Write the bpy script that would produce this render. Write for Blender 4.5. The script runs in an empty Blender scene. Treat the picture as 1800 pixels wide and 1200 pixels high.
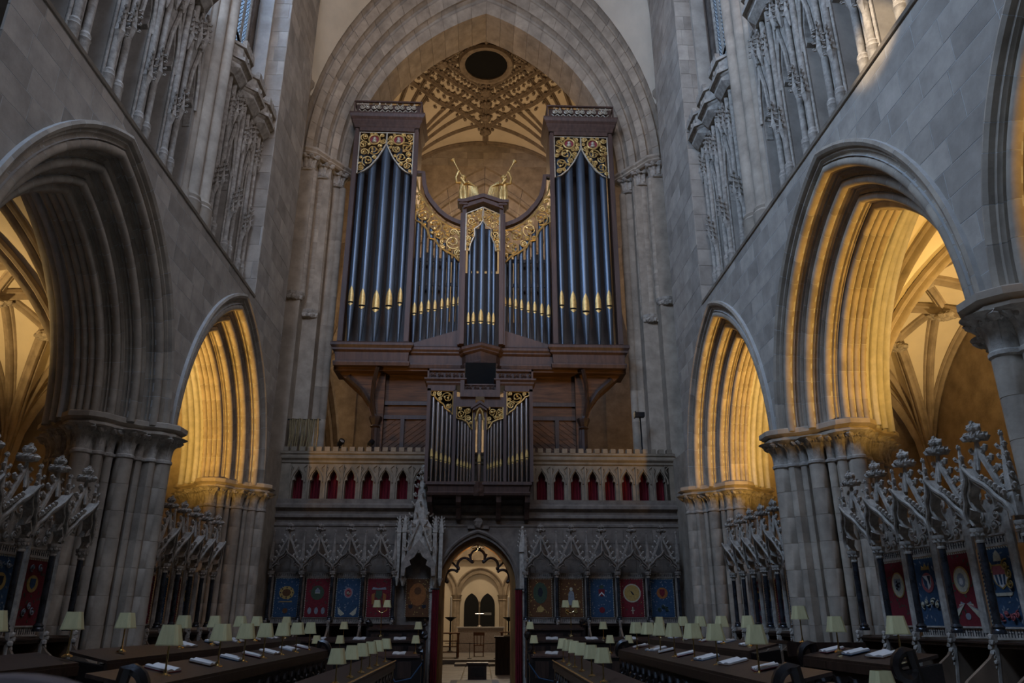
import bpy, bmesh, math, random
from math import sin, cos, pi, sqrt, atan2, radians, hypot
from mathutils import Vector, Matrix
random.seed(7)
SC = bpy.context.scene
COL = SC.collection

# ---------------------------------------------------------------- camera
cd = bpy.data.cameras.new('camera'); cam = bpy.data.objects.new('camera', cd); COL.objects.link(cam)
cd.sensor_width = 36.0; cd.lens = 36.0 * 1320.0 / 1800.0
cd.clip_start = 0.05; cd.clip_end = 300
cam.location = (0.12, 0.0, 1.7)
cam.rotation_euler = (radians(90 + 20.3), 0, radians(-2.2))
SC.camera = cam

# ---------------------------------------------------------------- view, world
SC.view_settings.view_transform = 'Standard'
SC.view_settings.look = 'None'
SC.view_settings.gamma = 1.0
SC.view_settings.use_curve_mapping = False
SC.view_settings.exposure = 0.0
W = bpy.data.worlds.new('sky'); SC.world = W; W.use_nodes = True
W.node_tree.nodes['Background'].inputs[0].default_value = (0.62, 0.74, 1.0, 1)
W.node_tree.nodes['Background'].inputs[1].default_value = 0.012

# ---------------------------------------------------------------- daylight and lamps
def area(name, loc, target, sx, sy, power, col, spread=180):
    l = bpy.data.lights.new(name, 'AREA'); l.shape = 'RECTANGLE'; l.size = sx; l.size_y = sy
    l.energy = power; l.color = col; l.spread = radians(spread)
    o = bpy.data.objects.new(name, l); COL.objects.link(o); o.location = loc
    o.rotation_euler = (Vector(target) - Vector(loc)).to_track_quat('-Z', 'Y').to_euler(); return o
def spot(name, loc, target, power, col, angle=110, blend=.6, size=.15):
    l = bpy.data.lights.new(name, 'SPOT'); l.energy = power; l.color = col
    l.spot_size = radians(angle); l.spot_blend = blend; l.shadow_soft_size = size
    o = bpy.data.objects.new(name, l); COL.objects.link(o); o.location = loc
    o.rotation_euler = (Vector(target) - Vector(loc)).to_track_quat('-Z', 'Y').to_euler(); return o
def point(name, loc, power, col, size=.2):
    l = bpy.data.lights.new(name, 'POINT'); l.energy = power; l.color = col; l.shadow_soft_size = size
    o = bpy.data.objects.new(name, l); COL.objects.link(o); o.location = loc; return o
BLUE = (.52, .69, 1.0); WARM = (1.0, .58, .13)
# daylight of the great east window behind the viewer and of the clerestories above
area('east_window_daylight', (0, -7, 22), (0, 22, 18.5), 8, 6, 200, (.95, .90, 1.0), 56)
area('north_clerestory_daylight', (-5.6, 8, 18.5), (5.6, 11, 11), 19, 4, 3300, (.42, .62, 1.0))
area('south_clerestory_daylight', (5.6, 9, 18.5), (-5.6, 13, 11), 20, 4, 800, (.78, .80, 1.0))
# a patch of sun through the north clerestory
spot('sunbeam', (-5.2, 3.0, 19.5), (6.0, 8.35, 10.0), 22000, (1.0, .80, .52), 8, .5, .05)

# ---------------------------------------------------------------- materials
def mat(name, col, var=.25, scale=3.0, rough=.85, bump=.15, metal=0.0, objvar=.0, col2=None, stretch=(1,1,1), detail=6, spec=.3, emit=0):
    m = bpy.data.materials.new(name); m.use_nodes = True
    nt = m.node_tree; N = nt.nodes; L = nt.links; b = N['Principled BSDF']
    tc = N.new('ShaderNodeTexCoord'); mp = N.new('ShaderNodeMapping'); mp.inputs['Scale'].default_value = stretch
    L.new(tc.outputs['Object'], mp.inputs['Vector'])
    no = N.new('ShaderNodeTexNoise'); no.inputs['Scale'].default_value = scale; no.inputs['Detail'].default_value = detail; no.inputs['Roughness'].default_value = .62
    oi = N.new('ShaderNodeObjectInfo')
    ad = N.new('ShaderNodeVectorMath'); ad.operation = 'ADD'
    cx = N.new('ShaderNodeVectorMath'); cx.operation = 'SCALE'; cx.inputs[0].default_value = (17, 31, 23)
    L.new(oi.outputs['Random'], cx.inputs['Scale']); L.new(mp.outputs[0], ad.inputs[0]); L.new(cx.outputs[0], ad.inputs[1])
    L.new(ad.outputs[0], no.inputs['Vector'])
    rp = N.new('ShaderNodeValToRGB'); e = rp.color_ramp.elements
    c2 = col2 or tuple(c * (1 - var * 1.4) for c in col)
    e[0].position = .3; e[0].color = (*c2, 1); e[1].position = .72; e[1].color = (*[min(1, c * (1 + var * .5)) for c in col], 1)
    L.new(no.outputs['Fac'], rp.inputs[0])
    out = rp.outputs[0]
    if objvar > 0:
        mr = N.new('ShaderNodeMapRange'); mr.inputs[3].default_value = 1 - objvar; mr.inputs[4].default_value = 1 + objvar
        L.new(oi.outputs['Random'], mr.inputs[0])
        hs = N.new('ShaderNodeHueSaturation'); L.new(mr.outputs[0], hs.inputs['Value']); L.new(out, hs.inputs['Color']); out = hs.outputs[0]
    L.new(out, b.inputs['Base Color'])
    b.inputs['Roughness'].default_value = rough; b.inputs['Metallic'].default_value = metal
    b.inputs['Specular IOR Level'].default_value = spec
    if bump > 0:
        n2 = N.new('ShaderNodeTexNoise'); n2.inputs['Scale'].default_value = scale * 7; n2.inputs['Detail'].default_value = 4
        L.new(ad.outputs[0], n2.inputs['Vector'])
        bp = N.new('ShaderNodeBump'); bp.inputs['Strength'].default_value = bump; bp.inputs['Distance'].default_value = .02
        L.new(n2.outputs['Fac'], bp.inputs['Height']); L.new(bp.outputs[0], b.inputs['Normal'])
    if emit:
        b.inputs['Emission Color'].default_value = (*col, 1); b.inputs['Emission Strength'].default_value = emit
    return m
STONE = mat('limestone', (.41, .335, .25), .28, 2.2, .9, .25, objvar=.10)
STONE_B = mat('limestone_ashlar', (.41, .35, .28), .26, 1.6, .9, .22, objvar=.16)
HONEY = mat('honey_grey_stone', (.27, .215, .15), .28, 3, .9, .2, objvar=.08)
MORTAR = mat('pale_lime_mortar', (.50, .47, .42), .15, 6, .95, .1)
CARVED = mat('carved_limestone', (.45, .39, .315), .35, 9, .9, .3, objvar=.08)
DIMCARVE = mat('shade_toned_carving', (.29, .24, .19), .35, 9, .9, .3, objvar=.08)  # darker copy of the carving stone, with the screen's shade in the colour
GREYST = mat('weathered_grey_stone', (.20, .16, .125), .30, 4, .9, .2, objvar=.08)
PLASTER = mat('cream_plaster', (.76, .67, .52), .10, .8, .95, .05)
OAK = mat('dark_oak', (.045, .024, .015), .5, 3, .42, .1, stretch=(6, 6, .6), spec=.45)
CASE = mat('organ_case_oak', (.082, .044, .031), .35, 2.2, .5, .08, stretch=(5, 5, .5), spec=.4)
BROWN = mat('brown_boarding', (.115, .055, .026), .5, 2.5, .6, .1, stretch=(.5, 5, 5))
BLACKOAK = mat('black_oak', (.016, .011, .009), .4, 5, .32, .1, spec=.5)
PIPE = mat('slate_blue_pipe_metal', (.105, .135, .172), .2, 1.2, .34, .0, metal=.55, stretch=(1, 1, .2))
SILVER = mat('tin_pipe_metal', (.52, .49, .47), .15, 2, .28, .0, metal=1, stretch=(1, 1, .2))
GILT = mat('gold_leaf', (.66, .45, .16), .25, 12, .38, .1, metal=.45)
PALEGILT = mat('silvered_gilding', (.56, .51, .40), .3, 10, .4, .1, metal=.35)
BRASS = mat('polished_brass', (.70, .52, .24), .15, 4, .22, 0, metal=1)
DARK = mat('painted_void_black', (.004, .004, .004), .2, 5, .95, 0)  # plain black painted for the darkness inside openings
BRONZE = mat('dull_bronze_pipe', (.26, .19, .09), .3, 6, .5, .05, metal=.3)
REDC = mat('crimson_curtain', (.17, .010, .018), .4, 5, .9, .1, stretch=(6, 6, .6))
VELVET = mat('plum_velvet', (.13, .012, .035), .3, 6, .95, .05)
SHADE = mat('cream_lampshade_silk', (.56, .50, .26), .10, 30, .9, .05, stretch=(1, 1, .1), objvar=.10)
MARBLE = mat('black_marble', (.030, .032, .036), .6, 7, .22, .0, spec=.6, objvar=.1)
PAPER = mat('white_paper', (.55, .52, .47), .08, 4, .8, 0)
IRON = mat('black_iron', (.012, .012, .013), .2, 6, .5, 0, metal=.5)
LEAD = mat('window_lead', (.03, .03, .035), .2, 6, .6, 0)
FLOOR_M = mat('worn_stone_flags', (.22, .20, .18), .35, 1.5, .55, .1, objvar=.15)
def flat(name, c, rough=.85): return mat(name, c, .22, 22, rough, .08)
T_RED = flat('tapestry_crimson', (.16, .015, .020)); T_BLUE = flat('tapestry_blue', (.030, .065, .115)); T_CREAM = flat('tapestry_cream', (.46, .42, .30))
T_GOLD = flat('tapestry_gold', (.42, .27, .08)); T_WHITE = flat('tapestry_white', (.58, .57, .54)); T_BROWN = flat('tapestry_brown', (.12, .05, .018))
T_GREY = flat('tapestry_grey', (.22, .23, .24)); T_DARK = flat('tapestry_black', (.02, .02, .025)); T_GREEN = flat('tapestry_green', (.05, .07, .04))
T_ORANGE = flat('tapestry_orange', (.30, .11, .03)); T_PINK = flat('tapestry_rose', (.36, .10, .10))
gm = bpy.data.materials.new('leaded_window_glass'); gm.use_nodes = True
gb = gm.node_tree.nodes['Principled BSDF']; gb.inputs['Base Color'].default_value = (.55, .75, .95, 1); gb.inputs['Transmission Weight'].default_value = 1; gb.inputs['Roughness'].default_value = .25; gb.inputs['IOR'].default_value = 1.1; gb.inputs['Emission Color'].default_value = (.55, .75, 1, 1); gb.inputs['Emission Strength'].default_value = .6  # glass glows by itself in place of the bright sky behind
GLASS = gm

# ---------------------------------------------------------------- mesh helpers
class MB:
    def __init__(s): s.v = []; s.f = []
    def add(s, v, f):
        n = len(s.v); s.v += [tuple(p) for p in v]; s.f += [tuple(i + n for i in q) for q in f]; return s
    def box(s, x0, x1, y0, y1, z0, z1):
        return s.add([(x0,y0,z0),(x1,y0,z0),(x1,y1,z0),(x0,y1,z0),(x0,y0,z1),(x1,y0,z1),(x1,y1,z1),(x0,y1,z1)],
                     [(0,3,2,1),(4,5,6,7),(0,1,5,4),(1,2,6,5),(2,3,7,6),(3,0,4,7)])
    def prism(s, poly, a, b, axis='y', cap=True):
        # poly: 2D points; axis y -> (u,z); axis x -> (y,z); axis z -> (x,y)
        def P(p, t): return (p[0], t, p[1]) if axis == 'y' else ((t, p[0], p[1]) if axis == 'x' else (p[0], p[1], t))
        n = len(poly); v = [P(p, a) for p in poly] + [P(p, b) for p in poly]
        f = [(i, (i+1) % n, n + (i+1) % n, n + i) for i in range(n)]
        if cap: f += [tuple(range(n))[::-1], tuple(range(n, 2*n))]
        return s.add(v, f)
    def band(s, inner, outer, a, b, axis='y', closed=False):
        # plate between two polylines of the same length, from depth a to depth b
        def P(p, t): return (p[0], t, p[1]) if axis == 'y' else ((t, p[0], p[1]) if axis == 'x' else (p[0], p[1], t))
        n = len(inner); v = [P(p, a) for p in inner] + [P(p, a) for p in outer] + [P(p, b) for p in inner] + [P(p, b) for p in outer]
        f = []
        for i in range(n if closed else n - 1):
            j = (i + 1) % n
            f += [(i, j, n+j, n+i), (2*n+i, 3*n+i, 3*n+j, 2*n+j), (i, 2*n+i, 2*n+j, j), (n+i, n+j, 3*n+j, 3*n+i)]
        if not closed: f += [(0, n, 3*n, 2*n), (n-1, 3*n-1, 4*n-1, 2*n-1)]
        return s.add(v, f)
    def lathe(s, prof, n=10, c=(0,0,0), cap=True):
        v = []; f = []
        for r, z in prof:
            for k in range(n):
                a = 2*pi*k/n; v.append((c[0] + r*cos(a), c[1] + r*sin(a), c[2] + z))
        for i in range(len(prof) - 1):
            for k in range(n):
                f.append((i*n+k, i*n+(k+1) % n, (i+1)*n+(k+1) % n, (i+1)*n+k))
        if cap: f += [tuple(range(n))[::-1], tuple(range((len(prof)-1)*n, len(prof)*n))]
        return s.add(v, f)
    def tube(s, pts, r, n=6, cap=True, prof=None, up=None):
        pts = [Vector(p) for p in pts]; m = len(pts); v = []; f = []
        if prof is None: prof = [(cos(2*pi*k/n), sin(2*pi*k/n)) for k in range(n)]
        n = len(prof); side = None
        for i, p in enumerate(pts):
            t = (pts[min(i+1, m-1)] - pts[max(i-1, 0)]).normalized()
            if up is not None: ref = Vector(up)
            else: ref = Vector((0,0,1)) if abs(t.z) < .95 else Vector((1,0,0))
            if up is None and side is not None:
                sd = (side - t*side.dot(t)).normalized()
            else: sd = t.cross(ref).normalized()
            side = sd; u2 = sd.cross(t)
            rr = r[i] if isinstance(r, (list, tuple)) else r
            v += [p + sd*(a*rr) + u2*(b*rr) for a, b in prof]
        for i in range(m-1):
            for k in range(n): f.append((i*n+k, i*n+(k+1) % n, (i+1)*n+(k+1) % n, (i+1)*n+k))
        if cap: f += [tuple(range(n))[::-1], tuple(range((m-1)*n, m*n))]
        return s.add(v, f)
    def lump(s, c, r, sz=1.0, n=6, m=4, j=.25, seed=None):
        rnd = random.Random(seed) if seed is not None else random
        v = [(c[0], c[1], c[2] - r*sz)]
        for i in range(1, m):
            ph = -pi/2 + pi*i/m
            for k in range(n):
                q = 1 + rnd.uniform(-j, j); a = 2*pi*(k + .5*(i % 2))/n
                v.append((c[0] + r*q*cos(ph)*cos(a), c[1] + r*q*cos(ph)*sin(a), c[2] + r*q*sz*sin(ph)))
        v.append((c[0], c[1], c[2] + r*sz)); f = []
        for k in range(n): f.append((0, 1 + (k+1) % n, 1 + k))
        for i in range(m-2):
            for k in range(n):
                a = 1 + i*n; b = a + n; f.append((a+k, a+(k+1) % n, b+(k+1) % n, b+k))
        a = 1 + (m-2)*n; t = len(v) - 1
        for k in range(n): f.append((a+k, a+(k+1) % n, t))
        return s.add(v, f)
    def rings(s, rings, close=True, cap=True):
        n = len(rings[0]); v = [p for r in rings for p in r]; f = []
        for i in range(len(rings)-1):
            for k in range(n if close else n-1): f.append((i*n+k, i*n+(k+1) % n, (i+1)*n+(k+1) % n, (i+1)*n+k))
        if cap: f += [tuple(range(n))[::-1], tuple(range((len(rings)-1)*n, len(rings)*n))]
        return s.add(v, f)
    def xf(s, M):
        s.v = [tuple(M @ Vector(p)) for p in s.v]; return s
    def merge(s, o, M=None):
        return s.add([tuple(M @ Vector(p)) for p in o.v] if M else o.v, o.f)
    def mesh(s, name, m, smooth=0):
        me = bpy.data.meshes.new(name); me.from_pydata(s.v, [], s.f)
        bm = bmesh.new(); bm.from_mesh(me); bmesh.ops.recalc_face_normals(bm, faces=bm.faces); bm.to_mesh(me); bm.free()
        if m: me.materials.append(m)
        if smooth:
            me.polygons.foreach_set('use_smooth', [True]*len(me.polygons)); me.set_sharp_from_angle(angle=radians(smooth))
        me.update(); return me
def link(name, me, parent=None, M=None):
    o = bpy.data.objects.new(name, me); COL.objects.link(o)
    if parent: o.parent = parent
    if M is not None: o.matrix_local = M
    return o
def obj(name, mb, m, parent=None, smooth=0, M=None): return link(name, mb.mesh(name, m, smooth), parent, M)
def tag(o, label=None, cat=None, group=None, kind=None):
    if label: o['label'] = label
    if cat: o['category'] = cat
    if group: o['group'] = group
    if kind: o['kind'] = kind
    return o
def thing(name, label, cat, loc=(0,0,0), rz=0, group=None, M=None):
    o = bpy.data.objects.new(name, None); COL.objects.link(o); o.empty_display_size = .1
    if M is not None: o.matrix_world = M
    else: o.location = loc; o.rotation_euler = (0, 0, rz)
    return tag(o, label, cat, group)
def struct(o): o['kind'] = 'structure'; return o
def stuff(o): o['kind'] = 'stuff'; return o
def copy_tree(o, parent=None):
    c = o.copy(); COL.objects.link(c)
    if parent: c.parent = parent
    for ch in list(o.children): copy_tree(ch, c)
    return c
def T(x, y, z): return Matrix.Translation((x, y, z))
def R(a, ax): return Matrix.Rotation(a, 4, ax)
def S(x, y, z): return Matrix.Diagonal((x, y, z, 1))
def poly_area(p): return abs(sum(p[i][0]*p[(i+1) % len(p)][1] - p[(i+1) % len(p)][0]*p[i][1] for i in range(len(p))))/2
def clip(poly, nx, ny, d):
    # keep the side where nx*x+ny*y >= d
    out = []
    for i in range(len(poly)):
        a = poly[i]; b = poly[(i+1) % len(poly)]; da = a[0]*nx + a[1]*ny - d; db = b[0]*nx + b[1]*ny - d
        if da >= 0: out.append(a)
        if (da >= 0) != (db >= 0):
            t = da/(da - db); out.append((a[0] + (b[0]-a[0])*t, a[1] + (b[1]-a[1])*t))
    return out
ORD = ['first','second','third','fourth','fifth','sixth','seventh','eighth','ninth','tenth','eleventh','twelfth','thirteenth','fourteenth','fifteenth','sixteenth']
# crocket and finial leaves shared by all canopies
def crocket_mesh():
    b = MB(); b.tube([(0,0,0), (.35,0,.25), (.75,0,.42), (1.0,0,.95), (.8,0,1.2)], [.32,.26,.34,.36,.12], 5)
    b.lump((.75,.28,.7), .28, .8, 5, 3); b.lump((.75,-.28,.7), .28, .8, 5, 3); return b
CROCKET = crocket_mesh().mesh('crocket', CARVED)
# ================================================================ LARGE STRUCTURE
WX = 5.65; SPR = 4.9; BAY = 6.3; APEX = [4.14, 10.44, 16.74]; SILL = 9.24
HA = 3.05; HR = 4.28               # hood half span and radius
CX0 = HR - HA
fl = MB(); fl.box(-14, 14, -14, 60, -.4, -.02)
FLOOR = struct(obj('floor', fl, MORTAR))
# flagstones seen along the central aisle and through the doorway
fm = MB(); fm.box(-.44, .44, -.44, .44, -.03, 0); FLAG = fm.mesh('flagstone', FLOOR_M)
for i in range(5):
    for j in range(40):
        y = 8.5 + j*.92
        link('flagstone', FLAG, FLOOR, T(-1.84 + i*.92, y, 0))

def arcs(ap):   # circles of the two halves of a hood, in (y,z)
    return [(ap - CX0, SPR), (ap + CX0, SPR)]
def hood_z(y, off=0):
    best = None
    for ap in APEX:
        d = abs(y - ap)
        if d < HA + off:
            r = HR + off; q = r*r - (d + CX0)**2
            return SPR + sqrt(max(q, 0))
    return SPR
def step(d0, e0, d1, e1):
    w = d1 - d0; h = e1 - e0; p = [(d0, e0), (d0 + .12*w, e0 - .0*h)]
    for k in range(6):   # hollow
        a = pi*k/5; p.append((d0 + .3*w - .16*w*cos(a), e0 + .0 + .20*w*sin(a)))
    c = (d1 - .26*w, e0 + .26*w)
    for k in range(9):   # big roll on the nose
        a = radians(-165 + 240*k/8); p.append((c[0] + .27*w*cos(a), c[1] + .27*w*sin(a)))
    for k in range(5):
        a = pi*k/4; p.append((d1 - .16*w*sin(a), e0 + .74*h - .12*h*cos(a)))
    p += [(d1, e0 + .9*h), (d1, e1)]
    return p
ORDERS = [[(0, .02), (0, -.07), (.05, -.09), (.10, -.06), (.12, 0)] + step(.12, 0, .40, .27),
          step(.40, .27, .66, .52), step(.66, .52, .90, .75)]
# soffit order: three rolls
so = [(.90, .75), (.93, .755)]
for cc in (.80, .92, 1.04, 1.16):
    for k in range(7):
        a = radians(180 - 180*k/6); so.append((.97 + .055*sin(radians(180*k/6)), cc - .055*cos(radians(180*k/6))))
so += [(.93, 1.225), (.90, 1.23)]
ORDERS.append(so)
def sweep_arc(sx, ap, half, prof, t0, t1, n, grow=0.0):
    # half: +1 west half (beyond apex), -1 east half.  t in 0..1 from springing to apex
    b = MB(); rings = []
    for i in range(n + 1):
        t = t0 + (t1 - t0)*i/n; ring = []
        for d, e in prof:
            r = HR - d + grow
            tm = math.acos(min(1, CX0/r)); a = tm*t
            y = ap + half*(-CX0 + r*cos(a)); z = SPR + r*sin(a)
            ring.append((sx*(WX + e), y, z))
        rings.append(ring)
    b.rings(rings, close=False, cap=False); return b
def build_wall(sx, side, apexes, y0, y1):
    core = MB(); n = int((y1 - y0)/.1); rng = random.Random(5 if sx > 0 else 9)
    for i in range(n):
        a = y0 + (y1-y0)*i/n; c = y0 + (y1-y0)*(i+1)/n
        za = hood_z(a, -.04); zc = hood_z(c, -.04); x = sx*WX; xb = sx*(WX + 1.98)
        core.add([(x, a, za), (x, c, zc), (x, c, SILL), (x, a, SILL), (xb, a, za), (xb, c, zc), (xb, c, SILL), (xb, a, SILL)],
                 [(0,1,2,3), (4,7,6,5), (3,2,6,7), (0,4,5,1)])
    wall = struct(obj('wall_' + side, core, MORTAR))
    # ashlar of the spandrels
    z = SPR; ci = 0
    while z < SILL - .02:
        h = min(.36 if ci % 3 else .40, SILL - z); y = y0 - rng.uniform(0, .6); ci += 1
        while y < y1:
            L = rng.uniform(.55, .95); p = [(y + .006, z + .006), (min(y + L, y1) - .006, z + .006), (min(y + L, y1) - .006, z + h - .006), (y + .006, z + h - .006)]
            if y < y0: p = clip(p, 1, 0, y0)
            mid = (y + L/2, z + h/2)
            for ap in apexes:
                if len(p) < 3: break
                if abs(mid[0] - ap) < HA + .8:
                    cy = ap - CX0 if mid[0] > ap else ap + CX0
                    dx = mid[0] - cy; dz = mid[1] - SPR; dd = hypot(dx, dz) or 1e-6
                    p = clip(p, dx/dd, dz/dd, (dx/dd)*cy + (dz/dd)*SPR + HR - .02)
            y += L
            if len(p) >= 3 and poly_area(p) > .008:
                pr = rng.uniform(.0008, .004); b = MB(); b.prism(p, sx*(WX - pr), sx*(WX + .03), 'x')
                obj('stone', b, STONE_B, wall)
        z += h
    # projecting sill under the triforium
    b = MB(); prof = [(WX + .45, SILL - .02), (WX - .03, SILL - .02), (WX - .05, SILL + .02), (WX - .02, SILL + .06), (WX + .45, SILL + .14)]
    b.prism([(sx*px, pz) for px, pz in prof], y0, min(y1, 17.42), 'y'); obj('sill', b, STONE, wall)
    # arch mouldings, voussoir by voussoir
    for ap in apexes:
        b = MB()
        allp = [p for o in ORDERS for p in o]
        back = [(d, 1.98 - e) for o in ORDERS[2::-1] for d, e in o[::-1]]
        for half in (1, -1):
            b.merge(sweep_arc(sx, ap, half, [(d - .003, e + .003) for d, e in allp] + back, 0, 1, 18, 0))
        arch = obj('arch', b, MORTAR, wall, 30)
        for half in (1, -1):
            for k, o in enumerate(ORDERS):
                nv = 11 - k
                off = rng.uniform(-.02, .02)
                cuts = [0] + [min(max(i/nv + off + rng.uniform(-.015, .015), 0), 1) for i in range(1, nv)] + [1]
                for i in range(nv):
                    g = .0009
                    v = sweep_arc(sx, ap, half, o, cuts[i] + (g if i else 0), cuts[i+1] - g*(i < nv-1), 3)
                    obj('voussoir', v, STONE, arch, 35)
    return wall
WALL_R = build_wall(1, 'right', APEX, 1.05, 20.2)
WALL_L = build_wall(-1, 'left', APEX[1:], 7.3, 20.2)

# ------------------------------------------------------------- clustered piers
def pier_outline(scale=1.0, grow=0.0, n=280, poly=False):
    Rv = 1.10; circ = []
    for q in range(4):
        a = q*pi/2; vx = (cos(a), sin(a)); nx = (cos(a + pi/2), sin(a + pi/2))
        circ.append((vx[0]*(Rv - .14), vx[1]*(Rv - .14), .14))
        for s in (-1, 1): circ.append((vx[0]*(Rv - .27) + nx[0]*s*.215, vx[1]*(Rv - .27) + nx[1]*s*.215, .09))
        for t in (.33, .5, .67):
            mx = vx[0]*Rv*(1-t) + nx[0]*Rv*t; my = vx[1]*Rv*(1-t) + nx[1]*Rv*t
            k = .90 if t != .5 else .95; circ.append((mx*k, my*k, .075 if t != .5 else .14))
    pts = []
    for i in range(n):
        th = 2*pi*i/n; dx, dy = cos(th), sin(th)
        best = .93*Rv*.70/(abs(dx) + abs(dy))
        for cx, cy, r in circ:
            r2 = r + grow; bq = dx*cx + dy*cy; disc = bq*bq - (cx*cx + cy*cy - r2*r2)
            if disc > 0: best = max(best, bq + sqrt(disc))
        pts.append((best*dx*scale, best*dy*scale))
    return pts, circ
def abacus_outline(g):
    # diamond with blunted, stepped corners
    Rv = 1.10 + g; p = []
    for q in range(4):
        a = q*pi/2; vx = (cos(a), sin(a)); nx = (cos(a + pi/2), sin(a + pi/2))
        for u, s in ((0, -.34), (0, -.16), (.0, .16), (0, .34)):
            rr = Rv if abs(s) < .2 else Rv - .16
            p.append((vx[0]*rr + nx[0]*s*(1 + g*.4), vx[1]*rr + nx[1]*s*(1 + g*.4)))
        mx = (vx[0] + nx[0])*Rv*.5; my = (vx[1] + nx[1])*Rv*.5
        for s in (-.18, .18):
            tx = (vx[0] - nx[0])*.7071; ty = (vx[1] - nx[1])*.7071
            p.append((mx*1.03 - tx*s, my*1.03 - ty*s))
    return p
OUT, CIRC = pier_outline()
OUTB, _ = pier_outline(.992)
def ring(o, z, k=1.0): return [(x*k, y*k, z) for x, y in o]
def pier_meshes():
    ms = {}
    h = .46
    b = MB(); b.rings([ring(OUTB, 0), ring(OUT, .005), ring(OUT, h - .005), ring(OUTB, h)]); ms['course'] = b.mesh('stone_course', STONE, 40)
    G0, _ = pier_outline(1, .0); G1, _ = pier_outline(1, .02); G2, _ = pier_outline(1.05, .05); G3, _ = pier_outline(1.12, .09)
    b = MB(); b.rings([ring(G0, 4.28), ring(G1, 4.30), ring(G1, 4.34), ring(G0, 4.36), ring(G0, 4.45), ring(G1, 4.58), ring(G2, 4.68), ring(G3, 4.74)]); ms['capital'] = b.mesh('capital', CARVED, 45)
    b = MB()
    b.rings([ring(abacus_outline(.02), 4.72), ring(abacus_outline(.10), 4.76), ring(abacus_outline(.10), 4.80), ring(abacus_outline(.05), 4.82), ring(abacus_outline(.05), 4.83), ring(abacus_outline(.16), 4.87), ring(abacus_outline(.16), 4.95), ring(abacus_outline(.12), 4.97)]); ms['abacus'] = b.mesh('abacus', STONE)
    G4, _ = pier_outline(1.0, .10)
    b = MB(); b.rings([ring(G4, 0, 1.1), ring(G4, .12, 1.1), ring(G4, .16, 1.02), ring(G2, .24), ring(G0, .30)]); ms['base'] = b.mesh('base', STONE, 45)
    # stiff-leaf knobs
    b = MB(); b.tube([(0,0,0), (.02,0,.14), (.07,0,.24), (.15,0,.28)], [.045,.05,.06,.05], 5); b.lump((.15,0,.27), .075, .9, 7, 4, .2, 3); b.lump((.12,.06,.25), .04, 1, 5, 3); b.lump((.12,-.06,.25), .04, 1, 5, 3)
    ms['leaf'] = b.mesh('stiff_leaf', CARVED)
    return ms
PM = pier_meshes()
PX = 6.58
def make_pier(sx, y, label):
    t = thing('clustered_pier', label, 'pier', (sx*PX, y, 0), 0 if sx > 0 else pi, 'arcade piers')
    link('base', PM['base'], t)
    for i in range(9): link('stone_course', PM['course'], t, T(0, 0, .26 + i*.449) @ S(1, 1, .977))
    cap = link('capital', PM['capital'], t)
    for cx, cy, r in CIRC:
        a = atan2(cy, cx); d = hypot(cx, cy)
        for da in ((-.8, 0, .8) if r > .1 else (0,)):
            link('stiff_leaf', PM['leaf'], cap, T(cx + (r-.04)*cos(a+da), cy + (r-.04)*sin(a+da), 4.42) @ R(a + da + random.uniform(-.2,.2), 'Z') @ S(1, 1, 1.05))
    link('abacus', PM['abacus'], t); return struct(t)
make_pier(1, 7.29, 'nearest grey stone pier cut by the right edge of the photo')
make_pier(1, 13.59, 'tall clustered pier between the two full arches on the right')
make_pier(1, 19.89, 'clustered respond below the golden capital beside the screen, right side')
make_pier(-1, 13.59, 'tall brownish clustered pier between the two arches on the left')
make_pier(-1, 19.89, 'clustered respond below the golden capital beside the screen, left side')
make_pier(-1, 7.29, 'clustered pier at the left edge of the photo')

# ------------------------------------------------------------- upper walls, triforium recess and corner masses
def rect_stones(parent, plane, sx, c, a0, a1, z0, z1, h, l0, l1, seed, m=STONE_B, thick=.03):
    # coursed stones on a flat face.  plane 'x': face at x=sx*c spanning y a0..a1; plane 'y': face at y=c spanning x a0..a1
    rng = random.Random(seed); z = z0
    while z < z1 - .01:
        hh = min(h*rng.uniform(.9, 1.1), z1 - z)
        if z1 - z - hh < .12: hh = z1 - z
        a = a0 - rng.uniform(0, l0*.8)
        while a < a1:
            L = rng.uniform(l0, l1); s0 = max(a, a0) + .005; s1 = min(a + L, a1) - .005; a += L
            if s1 - s0 < .06: continue
            pr = rng.uniform(0, .005); b = MB()
            if plane == 'x': b.box(*sorted((sx*(c - pr), sx*(c + thick))), s0, s1, z + .005, z + hh - .005)
            else: b.box(s0, s1, c - pr, c + thick, z + .005, z + hh - .005)
            obj('stone', b, m, parent)
        z += hh
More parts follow.
